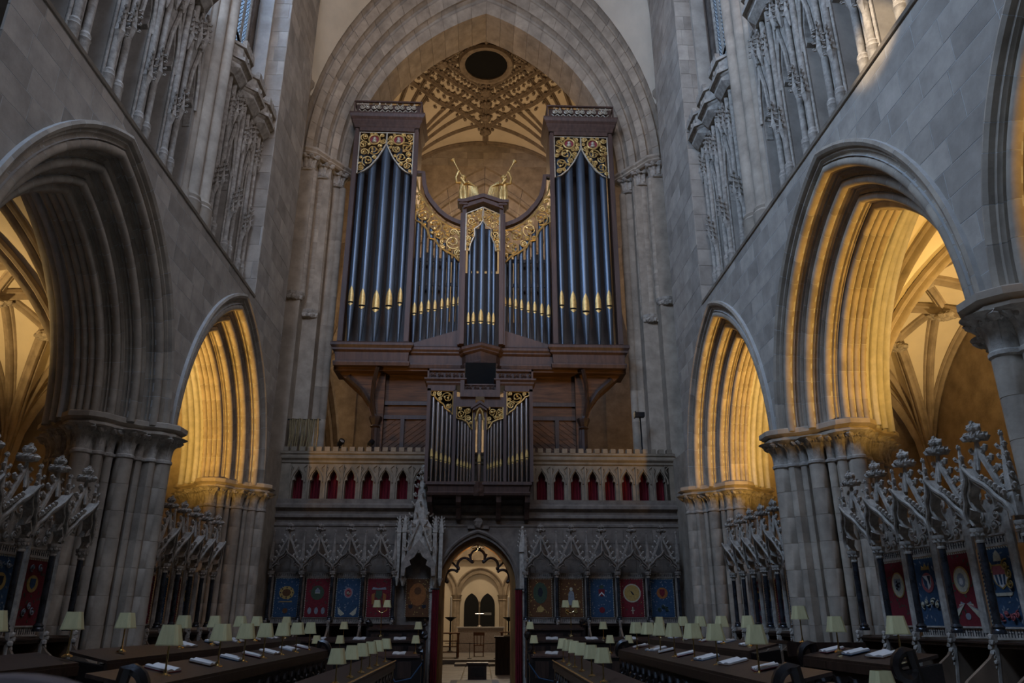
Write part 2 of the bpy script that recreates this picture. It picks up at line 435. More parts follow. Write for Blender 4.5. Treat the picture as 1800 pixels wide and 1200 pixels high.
for sx, side in ((1, 'right'), (-1, 'left')):
    wall = WALL_R if sx > 0 else WALL_L
    b = MB(); b.box(*sorted((sx*7.3, sx*7.5)), 2, 17.5, SILL, 14.6); obj('triforium_back', b, STONE, wall)
    # solid mass rising beside the crossing
    b = MB(); b.box(*sorted((sx*(WX + .004), sx*7.5)), 17.45, 20.2, SILL - .3, 27); obj('corner_mass', b, MORTAR, wall)
    rect_stones(wall, 'x', sx, WX, 17.44, 20.19, SILL, 24, .52, .7, 1.2, 21 + sx)
    b = MB(); b.box(*sorted((sx*(6.2), sx*9)), 20.2, 24, 0, 28); obj('crossing_pier_core', b, STONE, wall)
    b = MB(); b.box(*sorted((sx*(5.72), sx*6.3)), 20.15, 21.9, 0, 6.1); obj('screen_return', b, STONE, wall)
    rect_stones(wall, 'y', 1, 17.44, *sorted((sx*5.66, sx*6.4)), SILL, 24, .52, .4, .75, 41 + sx)
    # clerestory wall above the triforium, with its window openings
    b = MB()
    b.box(*sorted((sx*6.6, sx*7.4)), 2, 15.75, 14.6, 26); b.box(*sorted((sx*6.6, sx*7.4)), 17.15, 17.5, 14.6, 26); b.box(*sorted((sx*6.6, sx*7.4)), 15.75, 17.15, 22, 26)
    b.box(*sorted((sx*6.6, sx*7.4)), 15.75, 17.15, 14.4, 15.7)
    obj('clerestory_wall', b, GREYST, wall)
    # clerestory window with lead
    win = struct(bpy.data.objects.new('window_1' if sx > 0 else 'window_2', None)); COL.objects.link(win)
    b = MB(); b.box(*sorted((sx*6.73, sx*6.74)), 15.75, 17.15, 15.7, 22); obj('glazing', b, GLASS, win)
    for k in range(4):
        y = 15.8 + k*.433; b = MB(); b.tube([(sx*6.70, y, 15.7), (sx*6.70, y, 22)], .05, 6); obj('mullion', b, CARVED, win)
    b = MB()
    for k in range(46):
        for s in (-1, 1):
            z = 15.0 + k*.14; y0_, y1_ = 15.75, 17.15; za, zb = (z, z + s*1.4*1.4)
            b.tube([(sx*6.71, y0_, za + (2 if s < 0 else 0)), (sx*6.71, y1_, zb + (2 if s < 0 else 0))], .010, 4)
    stuff(obj('lead_lattice', b, LEAD, win))
    # quire side walls outside the picture and the aisle wall
    b = MB(); b.box(*sorted((sx*12.4, sx*12.8)), -2, 24, 0, 10); struct(obj('wall_aisle_' + side, b, STONE))
    # sloping iron handrail
    b = MB(); p0, p1 = (sx*6.25, 14.2, 16.1), (sx*6.25, 18.2, 14.4); b.tube([p0, p1], .03, 6); b.tube([(sx*6.25, 18.2, 14.4), (sx*6.25, 18.2, 13.2)], .025, 6)
    tag(obj('iron_handrail', b, IRON), 'thin sloping iron rod below the %s clerestory window' % side, 'rail', 'clerestory rods')
# ------------------------------------------------------------- triforium panelling
TX = 6.0
def trif_parts():
    P = {}
    b = MB(); b.lathe([(.062, 9.2), (.062, 14.05)], 10); b.lathe([(.095, 9.2), (.095, 9.86), (.11, 9.90), (.09, 9.94), (.10, 9.98), (.064, 10.04)], 10)
    P['shaft'] = b.mesh('panel_shaft', CARVED, 40)
    b = MB(); b.lathe([(.028, 9.2), (.028, 14.0)], 7); P['roll'] = b.mesh('thin_roll', CARVED, 40)
    b = MB(); b.box(.10, .30, -.11, .11, 9.2, 14.05); P['strip'] = b.mesh('plain_panel', STONE_B)
    # ogee head over a slot: plate with cusped ogee opening
    hw = .20; inner = []; outer = []
    for s in (-1, 1):
        seq = [(-hw, 11.3), (-hw, 11.75), (-.12, 11.83), (-.165, 12.0), (-.13, 12.22), (-.06, 12.42), (0, 12.75)]
        if s < 0: inner += seq
        else: inner += [(-x, z) for x, z in seq[::-1]][1:]
    outer = [(-.28, 11.3), (-.28, 12.0), (-.28, 12.3), (-.28, 12.8), (-.28, 13.3), (-.28, 13.7), (0, 14.05), (.28, 13.7), (.28, 13.3), (.28, 12.8), (.28, 12.3), (.28, 12.0), (.28, 11.3)]
    b = MB(); b.band(inner, outer, .08, .22, 'x'); P['head'] = b.mesh('ogee_head', CARVED)
    b = MB()
    lab = [(-.24, 11.7), (-.2, 12.05), (-.17, 12.35), (-.1, 12.6), (-.03, 12.85), (0, 13.1)]
    b.tube([(.03, y, z) for y, z in lab] + [(.03, -y, z) for y, z in lab[::-1][1:]], .04, 5); b.lump((.03, 0, 13.18), .09, 1.3, 6, 4); b.lump((.03, 0, 13.34), .05, 1.2, 5, 3)
    P['label'] = b.mesh('ogee_label', CARVED)
    # crocketed gablet that crowns a pair of shafts
    b = MB(); b.rings([[(q*cos(k*pi/3), q*sin(k*pi/3), z) for k in range(6)] for q, z in ((.015, -.28), (.05, -.16), (.085, 0), (.10, .04), (.085, .10), (.06, .34), (.015, .62))]); b.lump((0, 0, .66), .05, 1.4, 6, 4); P['gablet'] = b.mesh('gablet', CARVED)
    # polygonal crenellated corbel cornice
    b = MB()
    def hexo(g): return [(.35, -.56), (.02 - g*.4, -.56), (-.16 - g, -.26 - g*.3), (-.16 - g, .26 + g*.3), (.02 - g*.4, .56), (.35, .56)]
    for z0, z1, g0, g1 in ((13.78, 13.95, -.06, .08), (13.95, 14.02, .08, .08), (14.02, 14.12, .02, .12), (14.12, 14.22, .18, .18), (14.22, 14.50, .10, .10), (14.50, 14.58, .17, .17)):
        b.rings([[(x, y, z0) for x, y in hexo(g0)], [(x, y, z1) for x, y in hexo(g1)]])
    P['cornice'] = b.mesh('cornice_bay', CARVED)
    b = MB(); b.box(-.33, -.22, -.08, .08, 14.58, 14.74); P['merlon'] = b.mesh('merlon', CARVED)
    b = MB(); b.box(-.275, -.255, -.15, .15, 14.26, 14.46); b.lump((-.27, 0, 14.36), .07, 1, 6, 4); P['flower'] = b.mesh('quatrefoil', CARVED)
    return P
TP = trif_parts()
def trif_module(sx, wall, yc, cornice):
    e = bpy.data.objects.new('triforium_panelling', None); COL.objects.link(e); e.parent = wall
    e.matrix_local = T(sx*TX, yc, 0) @ S(sx, 1, 1)
    for s in (-1, 1):
        link('panel_shaft', TP['shaft'], e, T(0, s*.15, 0))
        for q in (.045, .235): link('thin_roll', TP['roll'], e, T(.05, s*q, 0))
    b = MB(); b.box(.08, .4, -.25, .25, 9.2, 14.05); obj('pier_strip', b, STONE_B, e)
    link('plain_panel', TP['strip'], e, T(.02, .35, 0))
    link('ogee_head', TP['head'], e, T(0, .665, 0)); link('ogee_label', TP['label'], e, T(0, .665, 0))
    for yy, zz in ((-.15, 10.75), (.15, 11.1), (0, 12.8), (.36, 13.1), (.66, 13.3)):
        g = link('gablet', TP['gablet'], e, T(-.02, yy, zz))
        for s in (-1, 1):
            for k in range(4):
                link('crocket', CROCKET, g, T(-.04, s*(.085 - .018*k), .06 + .135*k) @ R(s*pi/2 + s*.5, 'Z') @ S(.07, .07, .07))
    if cornice:
        c = link('cornice_bay', TP['cornice'], e)
        for yy in (-.2, 0, .2): link('merlon', TP['merlon'], c, T(0, yy*1.1, 0))
        link('quatrefoil', TP['flower'], c, T(-.0, 0, 0))
def vault_shafts(sx, wall, y):
    e = bpy.data.objects.new('vault_shafts', None); COL.objects.link(e); e.parent = wall
    for dy, r, dx in ((-.42, .12, .1), (-.2, .17, .02), (.14, .19, -.06), (.44, .13, .08)):
        b = MB(); b.lathe([(r*1.45, SILL), (r*1.45, SILL + .45), (r*1.55, SILL + .5), (r*1.3, SILL + .56), (r*1.4, SILL + .62), (r, SILL + .72), (r, 26)], 14)
        obj('vault_shaft', b, STONE, e, 40, T(sx*(TX + dx), y + dy, 0))
    b = MB(); b.box(*sorted((sx*(TX + .05), sx*(TX + .6))), y - .62, y + .62, SILL, 26); obj('shaft_backing', b, STONE_B, e)
for sx, wall in ((1, WALL_R), (-1, WALL_L)):
    for yc in (14.95, 16.07, 17.05): trif_module(sx, wall, yc, True)
    for i, yc in enumerate((8.05, 9.15, 10.25, 11.35, 12.45)): trif_module(sx, wall, yc, i > 2)
    vault_shafts(sx, wall, 13.95); vault_shafts(sx, wall, 7.4)
    b = MB(); b.box(*sorted((sx*(TX + .12), sx*6.5)), 17.3, 17.5, SILL, 26)
    obj('end_strip', b, STONE_B, wall)

# ------------------------------------------------------------- crossing arch, lofted orders
AZ = 16.6
def arch_pt(f, t, side):
    c = 3.0 + 2.8*f; a = 4.8 + 1.5*f; r = c + a
    tm = math.acos(c/r); th = tm*t
    return side*(-c + r*cos(th)), AZ + r*sin(th)
CO = []
for k in range(4):
    f0, f1 = k/4, (k+1)/4; y0 = 23.0 - .25*k; y1 = y0 - .25
    p = [(f0, y0 + (1.5 if k == 0 else .0)), (f0, y0), (f0 + .12, y0 - .13), (f0 + .135, y0 - .14), (f0 + .15, y0 - .10), (f0 + .175, y0 - .02), (f0 + .20, y0 + .0), (f0 + .225, y0 - .03), (f0 + .24, y0 - .12), (f1, y0 - .16), (f1, y1)]
    CO.append(p)
b = MB(); b.box(-9, 9, 22.2, 24, 27.5, 29)
for side in (-1, 1):
    n = 24; ring_ = []
    for i in range(n + 1):
        x, z = arch_pt(1, i/n, side); ring_.append((x, z))
    for i in range(n):
        (x0, z0), (x1, z1) = ring_[i], ring_[i+1]
        b.add([(x0, 22.02, z0), (x1, 22.02, z1), (x1, 22.02, 29), (x0, 22.02, 29)], [(0,1,2,3)])
    b.add([(side*6.3, 22.02, AZ), (side*9, 22.02, AZ), (side*9, 22.02, 29), (side*6.3, 22.02, 29)], [(0,1,2,3)])
    for i in range(n):
        q = []
        for tt in (i/n, (i+1)/n):
            x, z = arch_pt(0, tt, side); q += [(x, 24.5, z), (x, 24.5, z + 12 if False else 29)]
        b.add(q, [(0,1,3,2)])
WALL_X = struct(obj('wall_crossing', b, STONE))
rng = random.Random(3)
for side in (-1, 1):
    for k, p in enumerate(CO):
        nv = 15 + k
        for i in range(nv):
            g = .0005; v = MB(); rr = []
            for q in range(3):
                t = i/nv + g + (1/nv - 2*g)*q/2
                rr.append([(arch_pt(f, t, side)[0], y, arch_pt(f, t, side)[1]) for f, y in p])
            v.rings(rr, close=False, cap=False); obj('voussoir', v, STONE, WALL_X, 35)
# stepped responds with leafy capitals
def respond_meshes():
    P = {}
    b = MB()
    for dx, dy, r in ((0, 0, .2), (-.22, .1, .13), (.22, .1, .13)):
        b.lathe([(r, 0), (r, 1.0)], 12, (dx, dy, 0))
    P['shaft'] = b.mesh('shaft_drum', STONE, 40)
    b = MB()
    b.rings([[(x*k, y*k, z) for x, y in [(cos(2*pi*i/16)*.36, sin(2*pi*i/16)*.30) for i in range(16)]] for k, z in ((.85, 0), (.95, .04), (.85, .08), (.9, .3), (1.25, .5))])
    P['capital'] = b.mesh('capital', CARVED, 40)
    b = MB(); o = [(-.5, .4), (-.5, -.12), (-.3, -.42), (.3, -.42), (.5, -.12), (.5, .4)]
    b.rings([[(x*k, y*k, z) for x, y in o] for k, z in ((.9, .48), (1.05, .53), (1.05, .58), (.98, .60), (1.12, .66), (1.12, .74))]); P['abacus'] = b.mesh('abacus', STONE)
    b = MB(); b.rings([[(x*k, y*k, z) for x, y in [(cos(2*pi*i/12)*.36, sin(2*pi*i/12)*.32) for i in range(12)]] for k, z in ((.2, -.55), (.55, -.3), (1.0, -.08), (1.05, 0))])
    for i in range(9): b.lump((.3*cos(pi + pi*i/8), .28*sin(pi + pi*i/8), -.18), .1, 1, 6, 4)
    P['corbel'] = b.mesh('corbel', CARVED)
    return P
RM = respond_meshes()
SIDEW = {1: 'right', -1: 'left'}
for side in (-1, 1):
    for k, (x, y, z0, nm) in enumerate(((5.2, 23.2, 5.5, 'inner'), (5.58, 22.68, 11.0, 'middle'), (5.98, 22.15, 11.4, 'outer'))):
        t = thing('crossing_respond', '%s of the three stepped stone responds on the %s of the organ' % (nm, SIDEW[side]), 'respond', (side*x, y, 0), side*.6, 'crossing responds'); struct(t)
        n = 10
        for i in range(n):
            link('shaft_drum', RM['shaft'], t, T(0, 0, z0 + i*(AZ - .7 - z0)/n) @ S(1, 1, (AZ - .7 - z0)/n*.996))
        cap = link('capital', RM['capital'], t, T(0, 0, AZ - .72))
        for i in range(7):
            a = pi + pi*i/6; link('stiff_leaf', PM['leaf'], cap, T(.27*cos(a), .24*sin(a), .1) @ R(a, 'Z') @ S(1.25, 1.25, 1.25))
        link('abacus', RM['abacus'], t, T(0, 0, AZ - .72))
        if k: link('corbel', RM['corbel'], t, T(0, 0, z0))
    # plain pier face below the corbels
    b = MB(); b.box(*sorted((side*5.72, side*7)), 21.95, 24.4, 5.5, AZ); b.box(*sorted((side*5.25, side*7)), 22.5, 24.4, 5.5, AZ); b.box(*sorted((side*5.15, side*7)), 23.2, 24.5, 5.5, AZ)
    obj('crossing_pier', b, STONE, WALL_X)

# ------------------------------------------------------------- last cell of the high vault
def loft(A, B, m, name, parent, n=10):
    b = MB(); rr = []
    for i in range(n+1):
        t = i/n; rr.append([tuple(Vector(p)*(1-t) + Vector(q)*t) for p, q in zip(A, B)])
    b.rings(rr, close=False, cap=False); return obj(name, b, m, parent, 60)
CEIL = struct(bpy.data.objects.new('ceiling_quire', None)); COL.objects.link(CEIL)
RIBP = [(-1,.6),(-1.0,.1),(-.75,-.15),(-.5,-.1),(-.35,-.6),(0,-.85),(.35,-.6),(.5,-.1),(.75,-.15),(1.0,.1),(1,.6)]
for side in (-1, 1):
    n = 16
    A = [(arch_pt(1, i/n, side)[0], 21.98, arch_pt(1, i/n, side)[1]) for i in range(n+1)]
    # start the web at the rib capital
    A = [(x, y, max(z, 18.6 + .05*i)) for i, (x, y, z) in enumerate(A)]
    Bc = []
    for i in range(n+1):
        t = i/n; x = side*(6.05*cos(t*pi/2)**.75); z = 18.9 + 8.3*sin(t*pi/2)**.9; y = 21.2 - 4.6*t**1.1
        Bc.append((x, y, z))
    loft(A, Bc, PLASTER, 'vault_web', CEIL)
    C = [(side*6.6, 21.2 - 3.2*min(1, i/n*1.6)**1.2, 18.9 + 8*(i/n)**.8) for i in range(n+1)]
    loft(Bc, C, PLASTER, 'vault_web', CEIL)
    b = MB(); b.tube(Bc, .17, prof=RIBP, cap=True, up=(0, -.3, 1)); obj('diagonal_rib', b, STONE, CEIL, 40)
    b = MB(); b.lathe([(.11, 11.8), (.11, 18.3), (.16, 18.36), (.12, 18.42), (.14, 18.6), (.24, 18.8), (.24, 18.9)], 10, (side*6.05, 21.25, 0)); obj('vault_shaft', b, STONE, CEIL, 40)

# ------------------------------------------------------------- ribbed vault surfaces
def vault(name, cx, cy, hx, hy, z0, rise, prof, lines, rib_r, websize, mweb, mrib, dome=0, hole=0, boss_pts=(), boss_r=.2, grid=26, bossm=None):
    root = struct(bpy.data.objects.new(name, None)); COL.objects.link(root)
    def s(u, v): return z0 + rise*max(prof(u), prof(v)) + dome*(1-u*u)*(1-v*v)
    def P(u, v, dz=0): return (cx + hx*v, cy + hy*u, s(u, v) + dz)
    b = MB()
    V = {}
    for i in range(grid+1):
        for j in range(grid+1):
            u = -1 + 2*i/grid; v = -1 + 2*j/grid; V[i, j] = len(b.v); b.v.append(P(u, v))
    for i in range(grid):
        for j in range(grid):
            um = -1 + 2*(i+.5)/grid; vm = -1 + 2*(j+.5)/grid
            if hole and hypot(um*hy, vm*hx) < hole: continue
            b.f.append((V[i,j], V[i+1,j], V[i+1,j+1], V[i,j+1]))
    obj('vault_web', b, mweb, root, 50)
    for pts, k in lines:
        poly = []
        for (u0, v0), (u1, v1) in zip(pts[:-1], pts[1:]):
            n = max(3, int(16*hypot(u1-u0, v1-v0)/1.4))
            for i in range(n + 1):
                if i == 0 and poly: continue
                t = i/n; poly.append(P(u0 + (u1-u0)*t, v0 + (v1-v0)*t, -rib_r*k*.4))
        b = MB(); b.tube(poly, rib_r*k, prof=RIBP, up=(0, 0, 1)); obj('rib', b, mrib, root, 40)
    for u, v in boss_pts:
        b = MB(); x, y, z = P(u, v, -rib_r*1.2); b.lump((x, y, z), boss_r, .7, 9, 5, .2)
        for k in range(7): b.lump((x + boss_r*.8*cos(k*.9), y + boss_r*.8*sin(k*.9), z - boss_r*.15), boss_r*.45, .8, 6, 4, .25)
        obj('boss', b, bossm or CARVED, root)
    return root, P
def pointed(t): 
    c = .45; r = 1.45; return sqrt(max(0, r*r - (min(abs(t), 1) + c)**2))/sqrt(r*r - c*c)
al = [([(-1,-1),(1,1)], 1), ([(-1,1),(1,-1)], 1), ([(-1,-1),(-1,1)], 1.5), ([(1,-1),(1,1)], 1.5), ([(-.62,0),(.62,0)], .8), ([(0,-.62),(0,.62)], .8)]
for a in (-1, 1):
    for c in (-1, 1):
        al += [([(a, c), (a*.55, 0)], .9), ([(a, c), (0, c*.55)], .9), ([(a*.55, 0), (a*.34, c*.34), (0, c*.55)], .8)]
    al += [([(a*1.0, 0), (a*.55, 0)], .8), ([(-1, a*.985), (1, a*.985)], .9)]
bp = [(0, 0)] + [(a*.55, 0) for a in (-1, 1)] + [(0, a*.55) for a in (-1, 1)] + [(a*.34, c*.34) for a in (-1, 1) for c in (-1, 1)]
for sx, sd in ((1, 'right'), (-1, 'left')):
    for i, yc in enumerate((4.14, 10.44, 16.74)):
        vault('ceiling_aisle_%s_%s' % (sd, ('near', 'middle', 'far')[i]), sx*9.93, yc, 2.45, 3.15, 4.95, 4.0, pointed, al, .15, 0, PLASTER, STONE, boss_pts=bp, boss_r=.2)
    # wall shafts carrying the aisle vault
    for y in (7.29, 13.59, 19.89):
        b = MB()
        for d, r in ((-.25, .13), (0, .2), (.25, .13)): b.lathe([(r, 0), (r, 4.5), (r*1.5, 4.8), (r*1.6, 4.95)], 10, (sx*12.3, y + d, 0))
        obj('wall_shaft', b, STONE, bpy.data.objects['wall_aisle_' + sd], 40)
    # transverse aisle wall at the end of the aisle, west
    b = MB(); b.box(*sorted((sx*7.5, sx*12.8)), 20.3, 20.6, 0, 10); obj('aisle_end', b, STONE, bpy.data.objects['wall_aisle_' + sd])

VRIB = mat('dark_vault_rib_stone', (.27, .215, .16), .3, 4, .9, .2)
# crossing vault with its dark circular trapdoor
def fan(t): return max(0, 1 - min(abs(t), 1)**2.2)**.5
cl = []
for a in (-1, 1):
    for c in (-1, 1):
        for k in (.24, .4, .58, .78): cl += [([(a, c), (0, c*k)], .8), ([(a, c), (a*k, 0)], .8)]
        cl += [([(a*d, 0), (0, c*d)], 1.0) for d in (.37, .52, .68, .84)]
cl += [([(-1,0),(-.22,0)], 1.2), ([(.22,0),(1,0)], 1.2), ([(0,-1),(0,-.22)], 1.2), ([(0,.22),(0,1)], 1.2), ([(-1,-1),(-1,1)], 1.2), ([(1,-1),(1,1)], 1.2)]
cb = [(a*d, 0) for a in (-1, 1) for d in (.37, .52, .68, .84)] + [(0, a*d) for a in (-1, 1) for d in (.37, .52, .68, .84)]
CV, CP = vault('ceiling_crossing', 0, 30, 5.9, 5.5, 20.6, 6.0, fan, cl, .135, 0, PLASTER, VRIB, dome=1.0, hole=.9, boss_pts=cb, boss_r=.26, grid=44, bossm=VRIB)
b = MB()   # leaf cusps along the liernes
for d in (.37, .52, .68, .84):
    for a in (-1, 1):
        for c in (-1, 1):
            for i in range(1, 14):
                t = i/14; u, v = a*d*(1-t), c*d*t
                for q in (-.045, .045):
                    x, y, z = CP(u*(1 + q/d), v*(1 + q/d), -.12); b.lump((x, y, z), .095, .7, 5, 3, .35)
stuff(obj('leaf_cusps', b, VRIB, CV))
b = MB(); b.tube([(1.2*cos(2*pi*i/28), 30 + 1.2*sin(2*pi*i/28), 27.34) for i in range(29)], .17, 7, cap=False); obj('trapdoor_ring', b, VRIB, CV, 50)
b = MB(); b.lathe([(1.15, 27.33), (1.15, 27.38)], 28, (0, 30, 0)); obj('trapdoor', b, DARK, CV)  # black disc painted for the dark of the open hole

# west side of the crossing: wall with stepped arch, strainer arch and nave beyond
def west_pt(f, t, side):
    a = 4.5 + 1.6*f; c = 2.3 + 3.0*f; r = a + c; th = math.acos(c/r)*t
    return side*(-c + r*cos(th)), 15 + r*sin(th)
b = MB()
for side in (-1, 1):
    n = 18
    for i in range(n):
        (x0, z0), (x1, z1) = west_pt(1, i/n, side), west_pt(1, (i+1)/n, side)
        b.add([(x0, 35.5, z0), (x1, 35.5, z1), (x1, 35.5, 29), (x0, 35.5, 29)], [(0,1,2,3)])
    b.add([(side*6.1, 35.5, 0), (side*9, 35.5, 0), (side*9, 35.5, 29), (side*6.1, 35.5, 29)], [(0,1,2,3)])
    b.box(*sorted((side*4.5, side*6.2)), 36.1, 37.5, 0, 15); b.box(*sorted((side*5.1, side*6.2)), 35.7, 37.5, 0, 15)
WALL_W = struct(obj('wall_crossing_west', b, STONE))
for side in (-1, 1):
    for k in range(4):
        f0, f1 = k/4, (k+1)/4; y0 = 36.5 - .25*k
        p = [(f0, y0 + (1 if k == 0 else 0)), (f0, y0 + .05), (f0 + .03, y0 - .08), (f0 + .07, y0 - .08), (f0 + .1, y0 + .04), (f1 - .03, y0), (f1, y0 - .05), (f1, y0 - .25)]
        for i in range(10):
            v = MB(); rr = []
            for q in range(3):
                t = i/10 + .001 + .098*q/2; rr.append([(west_pt(f, t, side)[0], y, west_pt(f, t, side)[1]) for f, y in p])
            v.rings(rr, close=False, cap=False); obj('voussoir', v, STONE, WALL_W, 40)
rect_stones(WALL_W, 'y', 1, 35.48, -3.6, 3.6, 25.1, 26.6, .45, .8, 1.3, 77)
# strainer arches: pointed below, inverted above
def strain(cx, cy, axis, nm):
    t = thing('strainer_arch', nm, 'arch', (cx, cy, 0), 0 if axis == 'x' else pi/2, 'strainer arches'); struct(t)
    for sgn, z0, nmn in ((1, 3.5, 'lower_arch'), (-1, 19.5, 'inverted_arch')):
        b = MB()
        for off, yy, r in ((0, -.55, .22), (.3, -.3, .24), (.55, 0, .26)):
            for s in (-1, 1):
                pts = []
                for i in range(15):
                    a = 5.4 - off*sgn*0 - off; c = 2.0; rr = a + c; th = math.acos(c/rr)*i/14
                    pts.append((s*(-c + rr*cos(th)), yy, z0 + sgn*rr*sin(th)*1.12))
                b.tube(pts, r, 8)
        obj(nmn, b, STONE, t, 40)
    return t
strain(0, 34.6, 'x', 'scissor shaped strainer arch in the dim crossing behind the organ')
strain(-7.0, 29.5, 'y', 'moulded strainer arch seen between organ case and the left responds')
strain(7.0, 29.5, 'y', 'moulded strainer arch seen between organ case and the right responds')
b = MB(); b.box(-9, 9, 52, 52.4, 0, 26)
NAVE = struct(obj('wall_nave_end', b, STONE))
for side in (-1, 1):
    b = MB(); b.box(*sorted((side*6.4, side*7)), 37.5, 52, 0, 26); struct(obj('wall_nave_%s' % SIDEW[side], b, STONE))
    b = MB(); b.box(*sorted((side*9.6, side*10)), 24, 36, 0, 28); struct(obj('wall_transept_%s' % SIDEW[side], b, STONE))
b = MB(); b.box(-7, 7, 37.5, 52.4, 24, 24.3); struct(obj('ceiling_nave', b, PLASTER))
# ================================================================ ORGAN
ORG = thing('pipe_organ', 'tall oak organ case with two towers of slate blue pipes above the stone screen', 'organ', (0, 22.3, 6.3))
OI = T(0, -22.3, -6.3)
def opart(name, b, m, smooth=0, parent=None):
    p = parent or ORG
    return link(name, b.mesh(name, m, smooth), p, OI if p is ORG else None)
def patch(r, rows, off):
    # patch on the front (-y) of a cylinder: rows of (z, half width)
    b = MB(); n = 6; v = []; f = []
    for z, w in rows:
        for k in range(n + 1):
            a = (-1 + 2*k/n)*min(w/r, 1.35); v.append(((r + off)*sin(a), -(r + off)*cos(a), z))
    for i in range(len(rows) - 1):
        for k in range(n): f.append((i*(n+1)+k, i*(n+1)+k+1, (i+1)*(n+1)+k+1, (i+1)*(n+1)+k))
    return b.add(v, f)
def pipe(x, y, r, zfoot, zmouth, ztop, mh, pm, gm_, parent, base, nm='pipe', emboss=False):
    b = MB(); q = zmouth
    b.lathe([(.022 + r*.12, zfoot), (r*.98, q - mh*.22), (r, q - mh*.18), (r, ztop), (r*.93, ztop), (r*.93, ztop - .12)], 16, cap=False)
    if emboss:
        for i in range(26):
            for j in range(5):
                a = -pi/2 - .9 + .45*j + .2*(i % 2); z = q + .3 + (ztop - q - .35)*i/25
                b.lump((r*cos(a), r*sin(a), z), .014, 1.4, 4, 3, 0)
    p = obj(nm, b, pm, parent, 35, base @ T(x, y, 0))
    rows = [(q + mh*t, r*.80*w) for t, w in ((0, 1), (.3, 1), (.5, .9), (.7, .68), (.85, .4), (.95, .14), (1.0, .02))]
    obj('gilded_mouth', patch(r, rows, .006), gm_, p, 60)
    obj('mouth_slit', patch(r, [(q - .055*mh/.5, r*.8), (q, r*.8)], .003), DARK, p)  # black patch painted for the dark of the open mouth
    rows = [(q - mh*(.11 + .19*(1 - cos(t))), r*.8*max(cos(t*.98), .03)) for t in (0, .4, .8, 1.2, 1.5)]
    obj('gilded_lower_lip', patch(r, rows, .008), gm_, p, 60)
    return p
def spiral(b, cx, cz, r, a0, turns, y, th=.02, d=1):
    pts = []; n = int(14*turns)
    for i in range(n + 1):
        t = i/n; a = a0 + d*2*pi*turns*t; rr = r*(1 - .82*t); pts.append((cx + rr*cos(a), y - .02*sin(t*3), cz + rr*sin(a)))
    b.tube(pts, [th*(1 - .4*i/n) for i in range(n+1)], 5)
    b.lump((pts[-1][0], y - .02, pts[-1][2]), th*2.0, 1, 6, 4)
def inpoly(p, x, z):
    c = False; n = len(p)
    for i in range(n):
        (x0, z0), (x1, z1) = p[i], p[(i+1) % n]
        if (z0 > z) != (z1 > z) and x < (x1-x0)*(z-z0)/(z1-z0) + x0: c = not c
    return c
def edge_dist(p, x, z):
    best = 9
    for i in range(len(p)):
        (x0, z0), (x1, z1) = p[i], p[(i+1) % len(p)]
        L = (x1-x0)**2 + (z1-z0)**2 or 1e-9; t = max(0, min(1, ((x-x0)*(x1-x0) + (z-z0)*(z1-z0))/L))
        best = min(best, hypot(x - x0 - t*(x1-x0), z - z0 - t*(z1-z0)))
    return best
def shade(name, poly, y, m, mframe, parent, base, th=.03, rmax=.26, seed=1, holes=(), med=None, rmin=.05):
    # openwork gilded panel: rim plus packed scrolls
    b = MB(); pts = [(x, y, z) for x, z in poly]
    b.tube(pts + [pts[0]], th, 5); root = obj(name, b, mframe, parent, 30, base)
    rng = random.Random(seed); placed = [(x, z, r) for x, z, r in holes]
    xs = [p[0] for p in poly]; zs = [p[1] for p in poly]
    r = rmax
    while r > rmin:
        for _ in range(500):
            x = rng.uniform(min(xs), max(xs)); z = rng.uniform(min(zs), max(zs))
            if not inpoly(poly, x, z) or edge_dist(poly, x, z) < r*.92: continue
            if any(hypot(x-a, z-c) < (r + q)*.86 for a, c, q in placed): continue
            placed.append((x, z, r)); s = MB(); a0 = rng.uniform(0, 6.28)
            spiral(s, x, z, r*.95, a0, 1.6, y, th*.8, rng.choice((-1, 1)))
            for k in range(3):
                a = a0 + k*2.1; s.lump((x + r*.5*cos(a), y - .02, z + r*.5*sin(a)), r*.22, 1, 5, 3, .3)
            link('scroll', s.mesh('scroll', m, 40), root)
        r *= .72
    for x, z, q in holes:
        s = MB(); s.tube([(x + q*.86*cos(2*pi*k/20), y - .03, z + q*.86*sin(2*pi*k/20)) for k in range(21)], th*1.1, 6, cap=False); link('medallion_ring', s.mesh('medallion_ring', m, 40), root)
        s = MB(); s.prism([(x + q*.8*cos(2*pi*k/20), z + q*.8*sin(2*pi*k/20)) for k in range(20)], y, y + .02); link('medallion_field', s.mesh('medallion_field', REDM), root)
        s = MB(); s.lump((x, y - .02, z + q*.18), q*.3, 1.15, 8, 5, .1); s.lump((x, y - .01, z - q*.3), q*.42, .7, 8, 5, .1); s.lump((x + q*.25, y - .02, z + .15*q), q*.12, .8, 5, 3)
        link('portrait_bust', s.mesh('portrait_bust', PALEGILT, 60), root)
    return root
REDM = flat('medallion_red', (.28, .05, .06))
def moulding(b, x0, x1, y, z0, prof, depth=.8):
    # horizontal moulded beam: prof = (projection, height) steps, with returns
    for (p0, h0), (p1, h1) in zip(prof[:-1], prof[1:]):
        b.rings([[(x0 - p0, y - p0, z0 + h0), (x1 + p0, y - p0, z0 + h0), (x1 + p0, y + depth, z0 + h0), (x0 - p0, y + depth, z0 + h0)],
                 [(x0 - p1, y - p1, z0 + h1), (x1 + p1, y - p1, z0 + h1), (x1 + p1, y + depth, z0 + h1), (x0 - p1, y + depth, z0 + h1)]])
CORN = [(0, 0), (.03, .05), (.03, .10), (.10, .22), (.10, .28), (.16, .36), (.20, .46), (.20, .52)]
